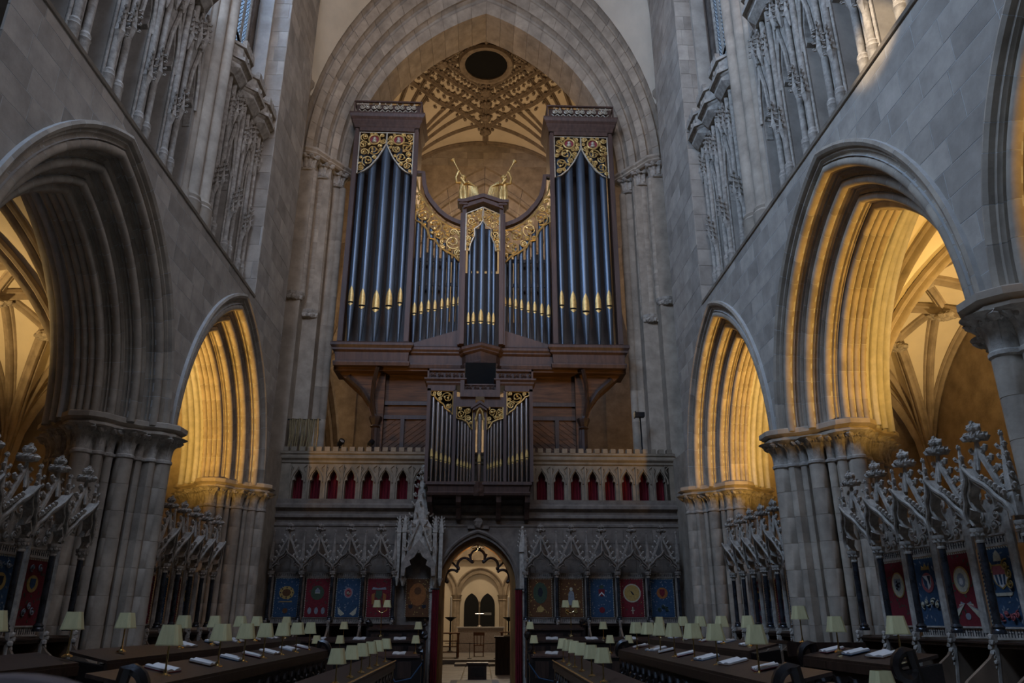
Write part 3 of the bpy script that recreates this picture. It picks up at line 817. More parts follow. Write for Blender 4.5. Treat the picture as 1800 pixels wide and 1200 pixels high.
for sx in (-1, 1):
    xc = sx*3.41; x0, x1 = xc - 1.12, xc + 1.12
    for xx in (x0, x1 - .16):
        b = MB(); b.box(xx, xx + .16, 22.3, 22.5, 9.85, 17.92); b.box(xx + .02, xx + .14, 22.28, 22.3, 9.9, 17.85); opart('tower_post', b, CASE)
    for xx in (x0, x1 - .05):
        b = MB(); b.box(xx, xx + .05, 22.5, 23.6, 9.85, 17.92); opart('tower_side', b, CASE)
    b = MB(); b.box(x0, x1, 22.3, 22.5, 17.76, 17.92); opart('tower_head', b, CASE)
    b = MB(); b.box(x0 + .1, x1 - .1, 23.45, 23.5, 9.85, 17.7); opart('tower_back', b, OAK)
    b = MB(); moulding(b, x0, x1, 22.3, 17.90, CORN, 1.3); opart('tower_cornice', b, CASE)
    # pierced cresting
    b = MB(); b.box(x0 - .08, x1 + .08, 22.22, 22.27, 18.42, 18.48); b.box(x0 - .08, x1 + .08, 22.2, 22.27, 18.9, 18.96); b.box(x0 - .08, x0 - .03, 22.22, 22.27, 18.42, 18.96); b.box(x1 + .03, x1 + .08, 22.22, 22.27, 18.42, 18.96)
    b.box(x0 - .08, x0 - .03, 22.22, 23.4, 18.9, 18.96); b.box(x1 + .03, x1 + .08, 22.22, 23.4, 18.9, 18.96); b.box(x0, x1, 22.36, 22.4, 18.42, 18.9)
    cr = opart('cresting', b, CASE)
    for k in range(10):
        s = MB(); cx = x0 + .1 + (x1 - x0 - .2)*(k + .5)/10
        spiral(s, cx, 18.70, .10, 1.2, 1.3, 22.24, .022, 1 if k % 2 else -1); s.tube([(cx - .1, 22.24, 18.6), (cx, 22.24, 18.5), (cx + .1, 22.24, 18.6)], .02, 5); s.lump((cx, 22.23, 18.84), .035, 1, 5, 3)
        link('cresting_scroll', s.mesh('cresting_scroll', PALEGILT, 40), cr)
    # gilded shade, two halves meeting in a point
    for h in (-1, 1):
        e = h*.94
        pl = [(xc + h*.01, 17.25), (xc + h*.01, 17.72), (xc + e, 17.72), (xc + e, 16.05), (xc + h*.72, 16.16), (xc + h*.5, 16.36), (xc + h*.28, 16.68), (xc + h*.12, 17.0)]
        shade('pipe_shade', pl, 22.36, GILT, PALEGILT, ORG, OI, .03, .22, seed=11 + h + 5*sx, holes=[(xc + h*.42, 17.42, .22)])
    dx = (-.82, -.45, 0, .41, .76); rr = (.115, .13, .155, .14, .10); zm = (11.32, 11.2, 11.1, 11.2, 11.32)
    if sx > 0: dx = tuple(-d for d in dx)[::-1]; rr = (.10, .14, .155, .13, .115); dx = (-.80, -.43, -.02, .39, .76); zm = zm[::-1]
    for k in range(5):
        pipe(xc + dx[k], 22.55, rr[k], 9.88, zm[k], 17.4 - abs(k - 2)*.25, .36 + rr[k]*1.6, PIPE, GILT, ORG, OI)
    # flat of eight pipes between tower and centre
    fx = [2.18, 1.96, 1.73, 1.52, 1.30, 1.11, .92, .76]; fz = [10.99, 11.04, 11.12, 11.14, 11.22, 11.26, 11.32, 11.35]
    tops = [14.45, 14.3, 14.0, 13.75, 13.4, 13.25, 13.1, 12.95]
    for k in range(8):
        pipe(sx*fx[k], 22.62, .088 - .0045*k, 9.93 + .066*k, fz[k], tops[k] + .15, .37 - .016*k, PIPE, GILT, ORG, OI)
    up = [(-2.33, 16.04), (-2.22, 15.52), (-2.03, 15.14), (-1.76, 14.68), (-1.38, 14.31), (-1.0, 14.07), (-.67, 14.01)]
    lo = [(-.67, 12.80), (-.79, 12.87), (-.94, 13.05), (-1.2, 13.2), (-1.47, 13.4), (-1.59, 13.64), (-1.76, 13.68), (-1.88, 14.01), (-2.07, 14.25), (-2.29, 14.37)]
    shade('pipe_shade', [(-sx*x, z) for x, z in up + lo], 22.5, GILT, GILT, ORG, OI, .035, .27, seed=40 + sx)
    rim = [(-2.33, 16.2), (-2.1, 16.2), (-2.05, 15.75), (-1.95, 15.38), (-1.78, 15.08), (-1.5, 14.72), (-1.25, 14.5), (-1.0, 14.36), (-.70, 14.24)]
    b = MB(); b.tube([(-sx*x, 22.52, z - .04) for x, z in rim], .10, prof=[(-.5,-1.3),(.9,-1.3),(.9,-.5),(.6,-.4),(.6,.1),(1,.3),(1,.7),(-.5,.7)], up=(0, 1, 0)); opart('curved_rail', b, CASE, 30)
    b = MB(); b.prism([(sx*2.28, 9.8), (sx*.68, 9.8), (sx*.68, 10.42), (sx*2.28, 9.9)], 22.5, 22.75); opart('sloping_toe_board', b, CASE)
    # racking seen between the pipes
    for zz in (12.1, 13.0): 
        b = MB(); b.box(*sorted((sx*.7, sx*2.28)), 22.85, 22.9, zz, zz + .12); opart('pipe_rack', b, OAK)
    for k in range(10):
        b = MB(); xx = .78 + .148*k + .02*(k % 3); b.box(*sorted((sx*xx, sx*(xx + .10))), 23.2, 23.25, 9.9, 13.2 + .1*(k % 4)); opart('inner_pipe', b, OAK)
    b = MB(); b.box(*sorted((sx*.66, sx*2.3)), 23.3, 23.34, 9.8, 11.0); opart('inner_board', b, OAK)
    # bases of the towers
    b = MB(); moulding(b, x0 - .05, x1 + .05, 22.28, 9.10, [(0, 0), (.02, .10), (.02, .14), (-.04, .16), (-.02, .44), (.06, .50), (.06, .56), (.12, .64), (.12, .72), (.08, .76)], 1.3); opart('tower_base', b, CASE)
    # coved bracket under each tower
    b = MB()
    cv = [(4.55, 9.1), (4.3, 8.85), (3.85, 8.45), (3.5, 7.95), (3.3, 7.4), (3.25, 6.4)]
    ins = [(3.0, 9.1), (3.0, 8.85), (3.0, 8.45), (3.0, 7.95), (3.0, 7.4), (3.0, 6.4)]
    b.band([(sx*x, z) for x, z in cv], [(sx*x, z) for x, z in ins], 22.75, 23.6); opart('coved_bracket', b, BROWN, 30)
    for yy in (22.72,):
        b = MB(); b.tube([(sx*(x - .12 + .0*i), yy, z) for i, (x, z) in enumerate(cv[1:])], .09, 6); opart('bracket_rib', b, OAK, 40)
        b = MB(); b.tube([(sx*3.25, 22.72, 7.55), (sx*3.35, 22.6, 8.1), (sx*3.3, 22.4, 8.6), (sx*3.2, 22.3, 9.05)], .07, 6); opart('bracket_rib', b, OAK, 40)
    b = MB(); b.lathe([(.16, 6.35), (.16, 6.5), (.11, 6.55), (.11, 7.2), (.16, 7.25), (.12, 7.3), (.2, 7.5), (.2, 7.56)], 8, (sx*3.22, 22.7, 0)); opart('carved_post', b, OAK, 40)
    # lower case panels with chevron boards
    b = MB(); b.box(*sorted((sx*1.4, sx*3.2)), 22.95, 23.1, 6.35, 9.1); opart('lower_case', b, BROWN)
    for zz in (6.4, 7.55, 8.0): 
        b = MB(); b.box(*sorted((sx*1.4, sx*3.2)), 22.88, 22.95, zz, zz + .12); opart('case_rail', b, OAK)
    for xx in (1.5, 2.35, 3.05):
        b = MB(); b.box(*sorted((sx*xx, sx*(xx + .12))), 22.86, 22.95, 6.4, 7.6); opart('case_stile', b, OAK)
    for pi_ in range(2):
        for k in range(6):
            b = MB(); xa = 1.62 + .85*pi_; pl = [(xa, 6.5 + .17*k), (xa + .72, 6.5 + .17*k - .55), (xa + .72, 6.5 + .17*k - .40), (xa, 6.5 + .17*k + .15)]
            pl = clip(clip([(x, z + .3) for x, z in pl], 0, 1, 6.52), 0, -1, -7.55)
            if len(pl) > 2:
                b.prism([(sx*x, z) for x, z in pl], 22.93, 22.95); opart('chevron_board', b, BROWN)
    b = MB(); b.box(*sorted((sx*.5, sx*4.6)), 22.5, 23.5, 9.0, 9.12); opart('under_boarding', b, BROWN)
# centre tower: V-shaped front
b = MB()
for s in (-1, 1):
    b2 = MB(); b2.box(s*.62 - .07, s*.62 + .07, 22.12, 22.4, 9.8, 14.72); opart('centre_post', b2, CASE)
    b2 = MB(); b2.box(s*.72 - .03, s*.72 + .03, 22.2, 22.9, 9.8, 14.5); opart('centre_side', b2, CASE)
    b2 = MB(); b2.box(s*.66 - .14, s*.66 + .14, 22.0, 22.4, 14.72, 14.80); b2.box(s*.68 - .18, s*.68 + .18, 21.95, 22.45, 14.80, 14.90); opart('angel_pedestal', b2, CASE)
    pl = [(0, 14.68), (s*.56, 14.42), (s*.56, 13.05), (s*.44, 13.05), (s*.40, 13.3), (s*.27, 13.62), (s*.28, 13.86), (s*.12, 13.98), (0, 14.18)]
    shade('pipe_shade', pl, 22.12, GILT, PALEGILT, ORG, OI, .028, .15, seed=60 + s, rmin=.04)
for w, z0, z1, yy in ((.66, 14.60, 14.74, 22.04), (.76, 14.74, 14.88, 21.98)):
    for s in (-1, 1):
        b2 = MB(); b2.prism([(0, z0 + .26), (s*w, z0), (s*w, z1), (0, z1 + .26)], yy, 22.6); opart('pediment', b2, CASE)
for k, (x, r) in enumerate(((-.42, .065), (-.26, .075), (-.02, .098), (.23, .078), (.38, .065))):
    pipe(x, 22.32 - .05*(2 - abs(k - 2)), r, 9.8, 10.58, 14.2 - abs(k-2)*.3, .40 if k == 2 else .34, PIPE, GILT, ORG, OI)
b = MB(); b.box(-.6, .6, 22.9, 22.95, 9.8, 12.6); opart('centre_back', b, OAK)
b = MB(); b.box(-.5, .5, 22.9, 22.95, 12.7, 14.3); opart('centre_back', b, OAK)
# long base beam between the towers, breaking forward under the centre
b = MB(); PB = [(0, 0), (.02, .10), (.02, .14), (-.03, .16), (-.02, .42), (.05, .48), (.05, .52), (.10, .58), (.10, .66), (.06, .70)]
moulding(b, -2.3, 2.3, 22.42, 9.08, PB, 1.0); opart('base_beam', b, CASE)
b = MB()
for (p0, h0), (p1, h1) in zip(PB[:-1], PB[1:]):
    def pl(p, h): return [(-.62 - p, 22.4, 9.02 + h), (-.5 - p, 22.2 - p, 9.02 + h), (0, 22.0 - p, 9.1 + h), (.5 + p, 22.2 - p, 9.02 + h), (.62 + p, 22.4, 9.02 + h)]
    b.rings([pl(p0, h0), pl(p1, h1)])
opart('centre_base', b, CASE)

# trumpet angels on the centre tower
def angel(sx, label):
    t = thing('trumpet_angel', label, 'statue', (sx*.66, 22.15, 14.90), 0, 'trumpet angels')
    b = MB()   # robe and torso with head, one body
    prof = [(.10, 0), (.13, .03), (.125, .18), (.135, .36), (.105, .52), (.125, .62), (.13, .70), (.105, .76), (.05, .80), (.045, .82), (.07, .85), (.082, .90), (.075, .96), (.03, 1.0)]
    n = 40; rr = []
    for i, (r, z) in enumerate(prof):
        rr.append([(r*(1 + .20*(i < 5)*cos(8*2*pi*k/n + i*.5))*cos(2*pi*k/n) + sx*.04*z, r*.85*(1 + .20*(i < 5)*cos(8*2*pi*k/n + i*.5))*sin(2*pi*k/n), z) for k in range(n)])
    b.rings(rr)
    ax = sx*.10   # arms raised to the trumpet, on the outer side
    b.tube([(sx*.13, -.05, .70), (sx*.25, -.1, .68), (sx*.28, -.13, .86), (sx*.19, -.16, 1.06)], [.055, .05, .042, .04], 6)
    b.tube([(-sx*.10, -.05, .70), (-sx*.02, -.16, .62), (sx*.10, -.18, .80)], [.055, .045, .038], 6)
    b.lump((sx*.17, -.16, 1.08), .045, 1, 6, 4); b.lump((sx*.10, -.18, .82), .042, 1, 6, 4)
    b.lump((sx*.07, -.08, .92), .035, 1, 5, 3)   # nose side of the face
    obj('robed_body', b, GILT, t, 60)
    b = MB(); b.lump((sx*.03, .02, .97), .11, .8, 9, 5, .2); obj('hair', b, GILT, t, 60)
    for s2, tilt in ((-1, .35), (1, .05)):
        b = MB()
        for k in range(8):
            x = -sx*(.10 + .042*k) if s2 < 0 else sx*(.02 + .02*k)
            b.tube([(x*.5, .08, .76), (x*1.0 - sx*.03, .14, .90 - .035*k), (x*1.2 - sx*.04, .17 + .01*(k % 2), .62 - .05*k), (x*1.15 - sx*.04, .16, .10 + .045*k)], [.03, .035, .026, .008], 5)
        obj('wing', b, GILT, t, 50)
    b = MB(); b.tube([(sx*.06, -.14, .88), (sx*.20, -.16, 1.14), (sx*.31, -.17, 1.36), (sx*.36, -.17, 1.46), (sx*.40, -.17, 1.53)], [.012, .017, .022, .04, .085], 8); obj('trumpet', b, GILT, t, 50)
    b = MB(); b.box(-.15, .15, -.13, .13, -.0, .03); obj('plinth', b, CASE, t)
    return t
angel(-1, 'gilded angel blowing a trumpet up towards the left tower')
angel(1, 'gilded angel blowing a trumpet up towards the right tower')

# ------------------------------------------------------------- chair organ in front of the parapet
CH = thing('chair_organ', 'small oak organ case with silver pipes hung on the parapet over the doorway', 'organ', (0, 21.0, 4.93))
CI = T(0, -21.0, -4.93)
def cpart(name, b, m, smooth=0): return link(name, b.mesh(name, m, smooth), CH, CI)
SHELF = [(0, 0), (.03, .06), (-.02, .10), (0, .24), (.06, .28), (.06, .34), (.02, .37)]
b = MB(); moulding(b, -1.42, 1.42, 21.0, 4.93, SHELF, .8); cpart('shelf', b, CASE)
b = MB(); b.rings([[(-.14, 20.98, z), (0, 20.88 - p, z), (.14, 20.98, z)] + [(.14, 21.2, z), (-.14, 21.2, z)] for p, z in ((0, 4.9), (.03, 5.0), (0, 5.1), (.03, 5.28))]); cpart('shelf_boss', b, CASE)
for x in (-1.36, -.56, .56, 1.36):
    b = MB(); b.prism([(21.05, 4.93), (21.75, 4.93), (21.75, 4.3), (21.6, 4.35), (21.4, 4.62), (21.1, 4.75)], x - .07, x + .07, 'x'); cpart('bracket', b, CASE)
for x0, x1, zt in ((-1.53, -1.43, 8.0), (-.77, -.68, 7.95), (-.2, -.13, 7.5), (.13, .2, 7.5), (.68, .77, 7.95), (1.43, 1.53, 8.0)):
    b = MB(); b.box(x0, x1, 21.02, 21.2, 5.3, zt); cpart('post', b, CASE)
for s in (-1, 1):
    b = MB(); b.box(*sorted((s*.72, s*1.53)), 21.02, 21.2, 7.93, 8.12); cpart('frieze', b, CASE)
    b = MB(); b.box(s*1.5 - .03, s*1.5 + .03, 21.2, 21.8, 5.3, 8.2); cpart('side', b, CASE)
    b = MB(); moulding(b, min(s*.5, s*1.53), max(s*.5, s*1.53), 21.02, 8.10, [(0, 0), (.04, .06), (.04, .1), (.1, .16), (.1, .2)], .7); cpart('cornice', b, CASE)
    b = MB(); b.box(*sorted((s*.46, s*1.55)), 21.06, 21.12, 8.3, 8.34); b.box(*sorted((s*.46, s*1.55)), 21.06, 21.12, 8.56, 8.62); b.box(*sorted((s*.46, s*1.55)), 21.14, 21.16, 8.3, 8.6); b.box(*sorted((s*1.5, s*1.55)), 21.06, 21.7, 8.3, 8.62)
    c = cpart('cresting', b, CASE)
    for k in range(9):
        m = MB(); cx = s*(.56 + .11*k); spiral(m, cx, 8.45, .05, 1, 1.2, 21.09, .013, 1 if k % 2 else -1); link('cresting_scroll', m.mesh('cresting_scroll', CASE, 40), c)
    # stepped cornice down to the middle
    for w, d, z in ((.06, .10, 0), (.04, .06, .1)):
        b = MB(); b.band([(s*.46, 8.3), (s*.46, 7.86 + z), (0, 7.86 + z)], [(s*(.46 + .12), 8.3), (s*.58, 7.74 + z), (0, 7.74 + z)], 21.0 - w, 21.3); cpart('stepped_cornice', b, CASE)
    b = MB(); b.box(*sorted((s*.13, s*.76)), 21.04, 21.2, 7.46, 7.76); cpart('frieze', b, CASE)
    b = MB(); b.prism([(0, 7.62), (s*.26, 7.44), (s*.26, 7.36), (0, 7.53)], 20.88, 21.2); b.prism([(0, 7.55), (s*.2, 7.4), (s*.2, 7.32), (0, 7.44)], 20.92, 21.2); cpart('small_pediment', b, CASE)
    shade('pipe_shade', [(s*1.43, 7.93), (s*.78, 7.93), (s*.78, 7.22), (s*.86, 7.32), (s*1.0, 7.42), (s*1.06, 7.54), (s*1.22, 7.66), (s*1.32, 7.78), (s*1.43, 7.82)], 21.06, GILT, GILT, CH, CI, .022, .17, 80 + s, rmin=.05)
    shade('pipe_shade', [(s*.67, 7.47), (s*.2, 7.47), (s*.2, 6.78), (s*.28, 6.86), (s*.36, 7.02), (s*.5, 7.09), (s*.67, 7.13)], 21.06, GILT, GILT, CH, CI, .022, .14, 90 + s, rmin=.045)
    for k, (x, zm) in enumerate(((1.35, 6.01), (1.21, 5.95), (1.08, 5.92), (.95, 5.88), (.84, 5.85))):
        pipe(s*x, 21.14, .058 - .004*k, 5.32, zm, 7.75 - .13*k, .24 - .015*k, SILVER, GILT, CH, CI)
    for k, (x, zm) in enumerate(((.61, 5.80), (.51, 5.77), (.42, 5.75), (.33, 5.72), (.25, 5.70))):
        pipe(s*x, 21.14, .040 - .002*k, 5.32, zm, 7.1 - .06*k, .17 - .008*k, SILVER, GILT, CH, CI)
    b = MB(); b.tube([(s*.13, 21.1, 6.8), (s*.11, 21.04, 7.1), (s*.07, 21.0, 7.3), (0, 20.98, 7.42)], .03, 5); b.lump((s*.12, 21.05, 7.1), .05, 1.6, 6, 4); cpart('gilded_spandrel', b, GILT)
b = MB(); b.box(-.46, .46, 21.12, 21.16, 7.95, 8.0); b.box(-.46, .46, 21.12, 21.16, 8.14, 8.18); b.box(-.46, .46, 21.17, 21.19, 7.95, 8.18); c = cpart('middle_cresting', b, CASE)
for k in range(8):
    m = MB(); spiral(m, -.38 + .11*k, 8.07, .05, 1, 1.2, 21.13, .013, 1 if k % 2 else -1); link('cresting_scroll', m.mesh('cresting_scroll', CASE, 40), c)
pipe(0, 21.08, .062, 5.32, 5.86, 7.25, .24, SILVER, GILT, CH, CI, emboss=True)
b = MB(); b.box(-.46, .46, 21.6, 21.62, 8.0, 9.0); cpart('dark_recess', b, DARK)  # black sheet standing in for the dark inside the open box
for s in (-1, 1):
    b = MB(); b.box(*sorted((s*.7, s*1.45)), 21.6, 21.64, 5.3, 8.2); cpart('back_board', b, OAK)
    b = MB(); b.box(*sorted((s*.12, s*.7)), 21.6, 21.64, 6.2, 7.6); cpart('back_board', b, OAK)

# bundle of gilded bass pipes and spotlights on the gallery
t = thing('gilded_pipe_bundle', 'row of thin golden pipes leaning on the gallery left of the organ', 'organ pipes', (-5.22, 21.93, 6.3))
rng = random.Random(2)
for k in range(13):
    b = MB(); x = -.42 + .068*k; b.tube([(x + rng.uniform(-.03, .03), 0, 0), (x + rng.uniform(-.03, .03) + .03, .02, .5), (x + .02, .03, .98 + rng.uniform(-.02, .03))], [.018, .03, .034], 7); obj('thin_pipe', b, BRONZE, t, 40)
b = MB(); b.box(-.48, .48, .03, .06, .95, .99); obj('rack', b, IRON, t)
def spotlight(x, y, z, rz, label):
    t = thing('spotlight', label, 'spotlight', (x, y, z), rz, 'gallery spotlights')
    b = MB(); b.lathe([(.06, -.12), (.075, -.05), (.085, .06), (.085, .10), (.07, .10), (.07, .07)], 12); b.xf(R(radians(60), 'X') @ T(0, 0, 0)); b.xf(T(0, 0, .16)); obj('lamp_head', b, IRON, t, 40)
    b = MB(); b.lathe([(.068, .075), (.03, .06)], 12); b.xf(R(radians(60), 'X')); b.xf(T(0, 0, .16)); obj('reflector', b, SILVER, t)
    b = MB(); b.tube([(-.1, 0, .16), (-.1, 0, .02), (.1, 0, .02), (.1, 0, .16)], .012, 5); b.lathe([(.05, 0), (.05, .02)], 8); obj('yoke', b, IRON, t)
spotlight(-4.08, 21.95, 6.42, .6, 'small black spotlight on the gallery beside the golden pipes')
spotlight(-3.2, 21.95, 6.42, 2.9, 'small spotlight on the gallery against the foot of the organ case')
t = thing('floodlight', 'black floodlight clamped to the strainer arch right of the organ', 'spotlight', (4.86, 22.0, 7.45))
b = MB(); b.box(-.16, .12, -.1, .1, 0, .14); b.box(-.18, -.14, -.11, .11, -.02, .16); obj('lamp_head', b, IRON, t)
b = MB(); b.tube([(0, .05, 0), (.02, .1, -.5), (.02, .1, -1.1)], .025, 6); obj('stand', b, IRON, t)
# ================================================================ STONE SCREEN (PULPITUM)
SY = 21.8
SCR = struct(bpy.data.objects.new('wall_screen', None)); COL.objects.link(SCR)
def spart(name, b, m, smooth=0, parent=None): return link(name, b.mesh(name, m, smooth), parent or SCR)
SHW = 5.72
# battlemented parapet
b = MB(); moulding(b, -SHW, SHW, SY + .05, 5.93, [(-.05, 0), (0, .04), (.0, .10), (.06, .16), (.06, .22), (.02, .26), (.06, .30), (.06, .36)], .5); spart('parapet_moulding', b, HONEY)
mm = MB(); mm.box(-.075, .075, SY - .02, SY + .2, 6.29, 6.42); MER = mm.mesh('merlon', HONEY)
for k in range(48):
    x = -SHW + .1 + k*(2*SHW - .2)/47
    if abs(x) < 1.5: continue
    link('merlon', MER, SCR, T(x, 0, 0))
# arcade of trefoil panels with crimson curtains
def tref(hw, zs, za):
    a = []
    for s in (-1, 1):
        seq = [(-hw, 4.92), (-hw, zs - .08), (-hw*.98, zs), (-hw*.62, zs + .03), (-hw*.72, zs + .11), (-hw*.55, zs + .19), (-hw*.25, zs + .26), (0, za)]
        a += seq if s < 0 else [(-x, z) for x, z in seq[::-1]][1:]
    return a
XL = [-5.21 + .5*k for k in range(8)]; XR = [1.83 + .5*k for k in range(8)]
inn = tref(.155, 5.45, 5.78); HWB = .25
outp = [(-HWB, 4.92), (-HWB, 5.3), (-HWB, 5.45), (-HWB, 5.55), (-HWB, 5.62), (-HWB, 5.72), (-HWB, 5.93), (0, 5.93), (HWB, 5.93), (HWB, 5.72), (HWB, 5.62), (HWB, 5.55), (HWB, 5.45), (HWB, 5.3), (HWB, 4.92)]
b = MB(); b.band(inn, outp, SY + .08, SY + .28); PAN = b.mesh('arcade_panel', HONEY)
b = MB()
lab = [(-.2, 5.4), (-.19, 5.52), (-.13, 5.66), (-.05, 5.76), (0, 5.86)]
b.tube([(x, SY + .06, z) for x, z in lab] + [(-x, SY + .06, z) for x, z in lab[::-1][1:]], .022, 5); LABM = b.mesh('ogee_label', HONEY)
b = MB()
for s in (-1, 1):
    b.tube([(s*.24, SY + .06, 5.9), (s*.15, SY + .06, 5.82), (s*.2, SY + .06, 5.7)], .014, 4)
b.box(-HWB, -HWB + .05, SY + .03, SY + .1, 4.92, 5.9); TRAC = b.mesh('mullion', HONEY)
b = MB(); n = 16; b.rings([[(-.2 + .4*k/n, SY + .36 + .022*cos(k*2.2), z) for k in range(n + 1)] for z in (4.9, 5.3, 5.85)], close=False, cap=False); CURT = b.mesh('crimson_curtain', REDC, 60)
for L, sd in ((XL, 'left'), (XR, 'right')):
    for i, x in enumerate(L):
        p = link('arcade_panel', PAN, SCR, T(x, 0, 0)); link('ogee_label', LABM, p); link('mullion', TRAC, p)
        c = link('arcade_curtain', CURT, None, T(x, 0, 0)); tag(c, 'dark crimson curtain in the %s trefoil opening of the gallery %s of the organ, counted from the left' % (ORD[i], sd), 'curtain', 'gallery curtains')
        c['label'] = '%s crimson gallery curtain from the left, %s of the organ' % (ORD[i], sd)
for sx in (-1, 1):
    b = MB(); b.box(*sorted((sx*5.46, sx*SHW)), SY + .08, SY + .3, 4.9, 5.95); spart('arcade_end', b, HONEY)
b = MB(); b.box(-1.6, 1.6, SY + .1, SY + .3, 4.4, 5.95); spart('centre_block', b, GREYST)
# string courses
b = MB()
moulding(b, -SHW, SHW, SY + .02, 4.12, [(.0, 0), (.05, .05), (.05, .10), (-.02, .14), (-.02, .22), (.08, .28), (.08, .34), (0, .38), (0, .46), (.12, .54), (.12, .62), (.04, .68), (.04, .80)], .6); spart('string_mouldings', b, GREYST)
# wall behind the stalls with the doorway in it
DW = 1.06; DS = 2.55; DA = 3.88
def door_pts(hw, zs, za, n=10):
    rise = za - zs; r = (rise*rise + hw*hw)/(2*hw); c = r - hw; th = math.acos(c/r); p = [(-hw, 0)]
    for i in range(n + 1): a = th*i/n; p.append((c - r*cos(a), zs + r*sin(a)))
    return p + [(-x, z) for x, z in p[::-1][1:]]
dp = door_pts(DW, DS, DA); n2 = len(dp)
outw = []
for i, (x, z) in enumerate(dp):
    outw.append((-SHW if i < n2//2 else (SHW if i > n2//2 else 0), 0 if i in (0, n2-1) else (4.15 if abs(x) < DW*.98 else z)))
b = MB(); 
left = [p for p in dp[:n2//2 + 1]]
for s in (-1, 1):
    b.box(*sorted((s*DW, s*SHW)), SY, SY + .5, 0, DS)
    pts = [(s*-x, z) for x, z in left[1:]]
    for (xa, za), (xb, zb) in zip(pts[:-1], pts[1:]):
        b.prism([(xa, za), (s*SHW, za), (s*SHW, zb), (xb, zb)], SY, SY + .5)
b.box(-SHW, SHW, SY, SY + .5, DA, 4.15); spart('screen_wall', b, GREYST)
# passage through the screen
for s in (-1, 1):
    b = MB(); b.box(*sorted((s*(DW + .05), s*1.5)), SY + .5, 24.6, 0, 4.6); spart('passage_side', b, BROWN)
b = MB(); b.box(-1.5, 1.5, SY + .5, 24.6, 4.3, 4.6); spart('passage_roof', b, BROWN)
# blank masonry of the screen above the stall canopies
for sx in (-1, 1): rect_stones(SCR, 'y', 1, SY - .015, *sorted((sx*1.6, sx*SHW)), 2.9, 4.1, .4, .6, 1.0, 13 + sx, m=GREYST, thick=.02)
# doorway: hood, timber lining, cusped head, door leaves folded back
DOOR = struct(bpy.data.objects.new('door_1', None)); COL.objects.link(DOOR)
b = MB(); o1 = door_pts(DW + .14, DS, DA + .22); i1 = door_pts(DW, DS, DA); b.band(i1, o1, SY - .1, SY + .1); spart('stone_hood', b, GREYST, 30, DOOR)
b = MB(); b.tube([(x, SY - .13, z) for x, z in door_pts(DW + .09, DS, DA + .15)], .05, 6); spart('hood_roll', b, GREYST, 40, DOOR)
b = MB(); b.lump((0, SY - .15, DA + .36), .13, 1.2, 8, 5); b.box(-.3, .3, SY - .1, SY, DA + .22, DA + .3); spart('hood_finial', b, GREYST, 0, DOOR)
GOLDWOOD = mat('honey_oak', (.26, .125, .035), .35, 3, .45, .05, stretch=(6, 6, .5))
b = MB(); b.band(door_pts(DW - .14, DS, DA - .18), door_pts(DW, DS, DA), SY + .1, SY + .5); spart('timber_lining', b, GOLDWOOD, 30, DOOR)
# cusps
for s in (-1, 1):
    for cx, cz, r, a0, a1 in ((0, 3.36, .20, 90, -38), (.37, 3.13, .20, 150, -25), (.70, 2.82, .19, 140, -40)):
        b = MB(); q = [(s*(cx + r*cos(radians(a0 + (a1-a0)*i/12))), SY + .3, cz + r*sin(radians(a0 + (a1-a0)*i/12))) for i in range(13)]
        b.tube(q, .04, 5); b.lump(q[-1], .06, 1, 6, 4); ex, ez = q[-1][0], q[-1][2]
        nx, nz = ex*1.28 + s*.05, ez + .20; b.tube([(ex, SY + .3, ez), (nx, SY + .3, nz)], .03, 5); spart('cusp', b, OAK, 30, DOOR)
# wooden door leaves folded back, with crimson curtains beside
for s, nm in ((-1, 'left'), (1, 'right')):
    t = tag(obj('door_curtain', MB().rings([[(s*(DW - .03 + .19*k/10), SY - .36 + .03*cos(k*1.9), z) for k in range(11)] for z in (.1, 1.2, 2.45)], close=False, cap=False), REDC, None, 60), 'long crimson curtain hanging at the %s side of the screen doorway' % nm, 'curtain')
    b = MB(); b.tube([(s*(DW - .04), SY - .36, 2.47), (s*(DW + .20), SY - .36, 2.47)], .02, 6); b.tube([(s*(DW + .14), SY - .36, 2.47), (s*(DW + .14), SY, 2.47)], .015, 5); obj('curtain_rod', b, IRON, t)
# small brass light in the arch
t = thing('arch_light', 'small lit brass lamp hanging in the head of the doorway arch', 'lamp', (0, SY + .45, 3.62))
b = MB(); b.lathe([(.02, .2), (.02, .02), (.16, 0), (.18, -.03), (.1, -.03)], 12); obj('holder', b, BRASS, t, 40)
EMIT = mat('warm_bulb', (1.0, .72, .36), 0, 5, .5, 0, emit=18)
b = MB(); b.lump((0, 0, -.04), .045, .8, 8, 5, 0); obj('bulb', b, EMIT, t)
point('doorway_lamp_light', (0, SY + .45, 3.5), 14, (1, .62, .25), .06)

# ------------------------------------------------------------- seen through the doorway: altar, chairs, far door
FY = 38.0
b = MB(); b.box(-4, 4, 33.0, 60, -.02, .16); struct(obj('floor_dais', b, FLOOR_M))
b = MB(); b.box(-.9, 4, 31.6, 33.0, -.02, .08); obj('dais_step', b, FLOOR_M, bpy.data.objects['floor_dais'])
t = thing('altar', 'plain altar with pale cloth frontal seen through the doorway', 'altar', (.1, 41, .16))
b = MB(); b.box(-1.15, 1.15, -.4, .4, 0, 1.13); obj('frontal', b, flat('altar_frontal', (.42, .35, .29)), t)
b = MB(); b.box(-1.22, 1.22, -.46, .46, 1.13, 1.19); obj('white_cloth', b, PAPER, t)
t = thing('altar_cross', 'small cross standing behind the altar in front of the dark doors', 'cross', (.03, 41.2, 1.35))
b = MB(); b.lathe([(.12, 0), (.1, .04), (.03, .1)], 10); b.tube([(0, 0, .08), (0, 0, .95)], .025, 6); b.tube([(-.22, 0, .62), (.22, 0, .62)], .022, 6); obj('cross', b, SILVER, t)
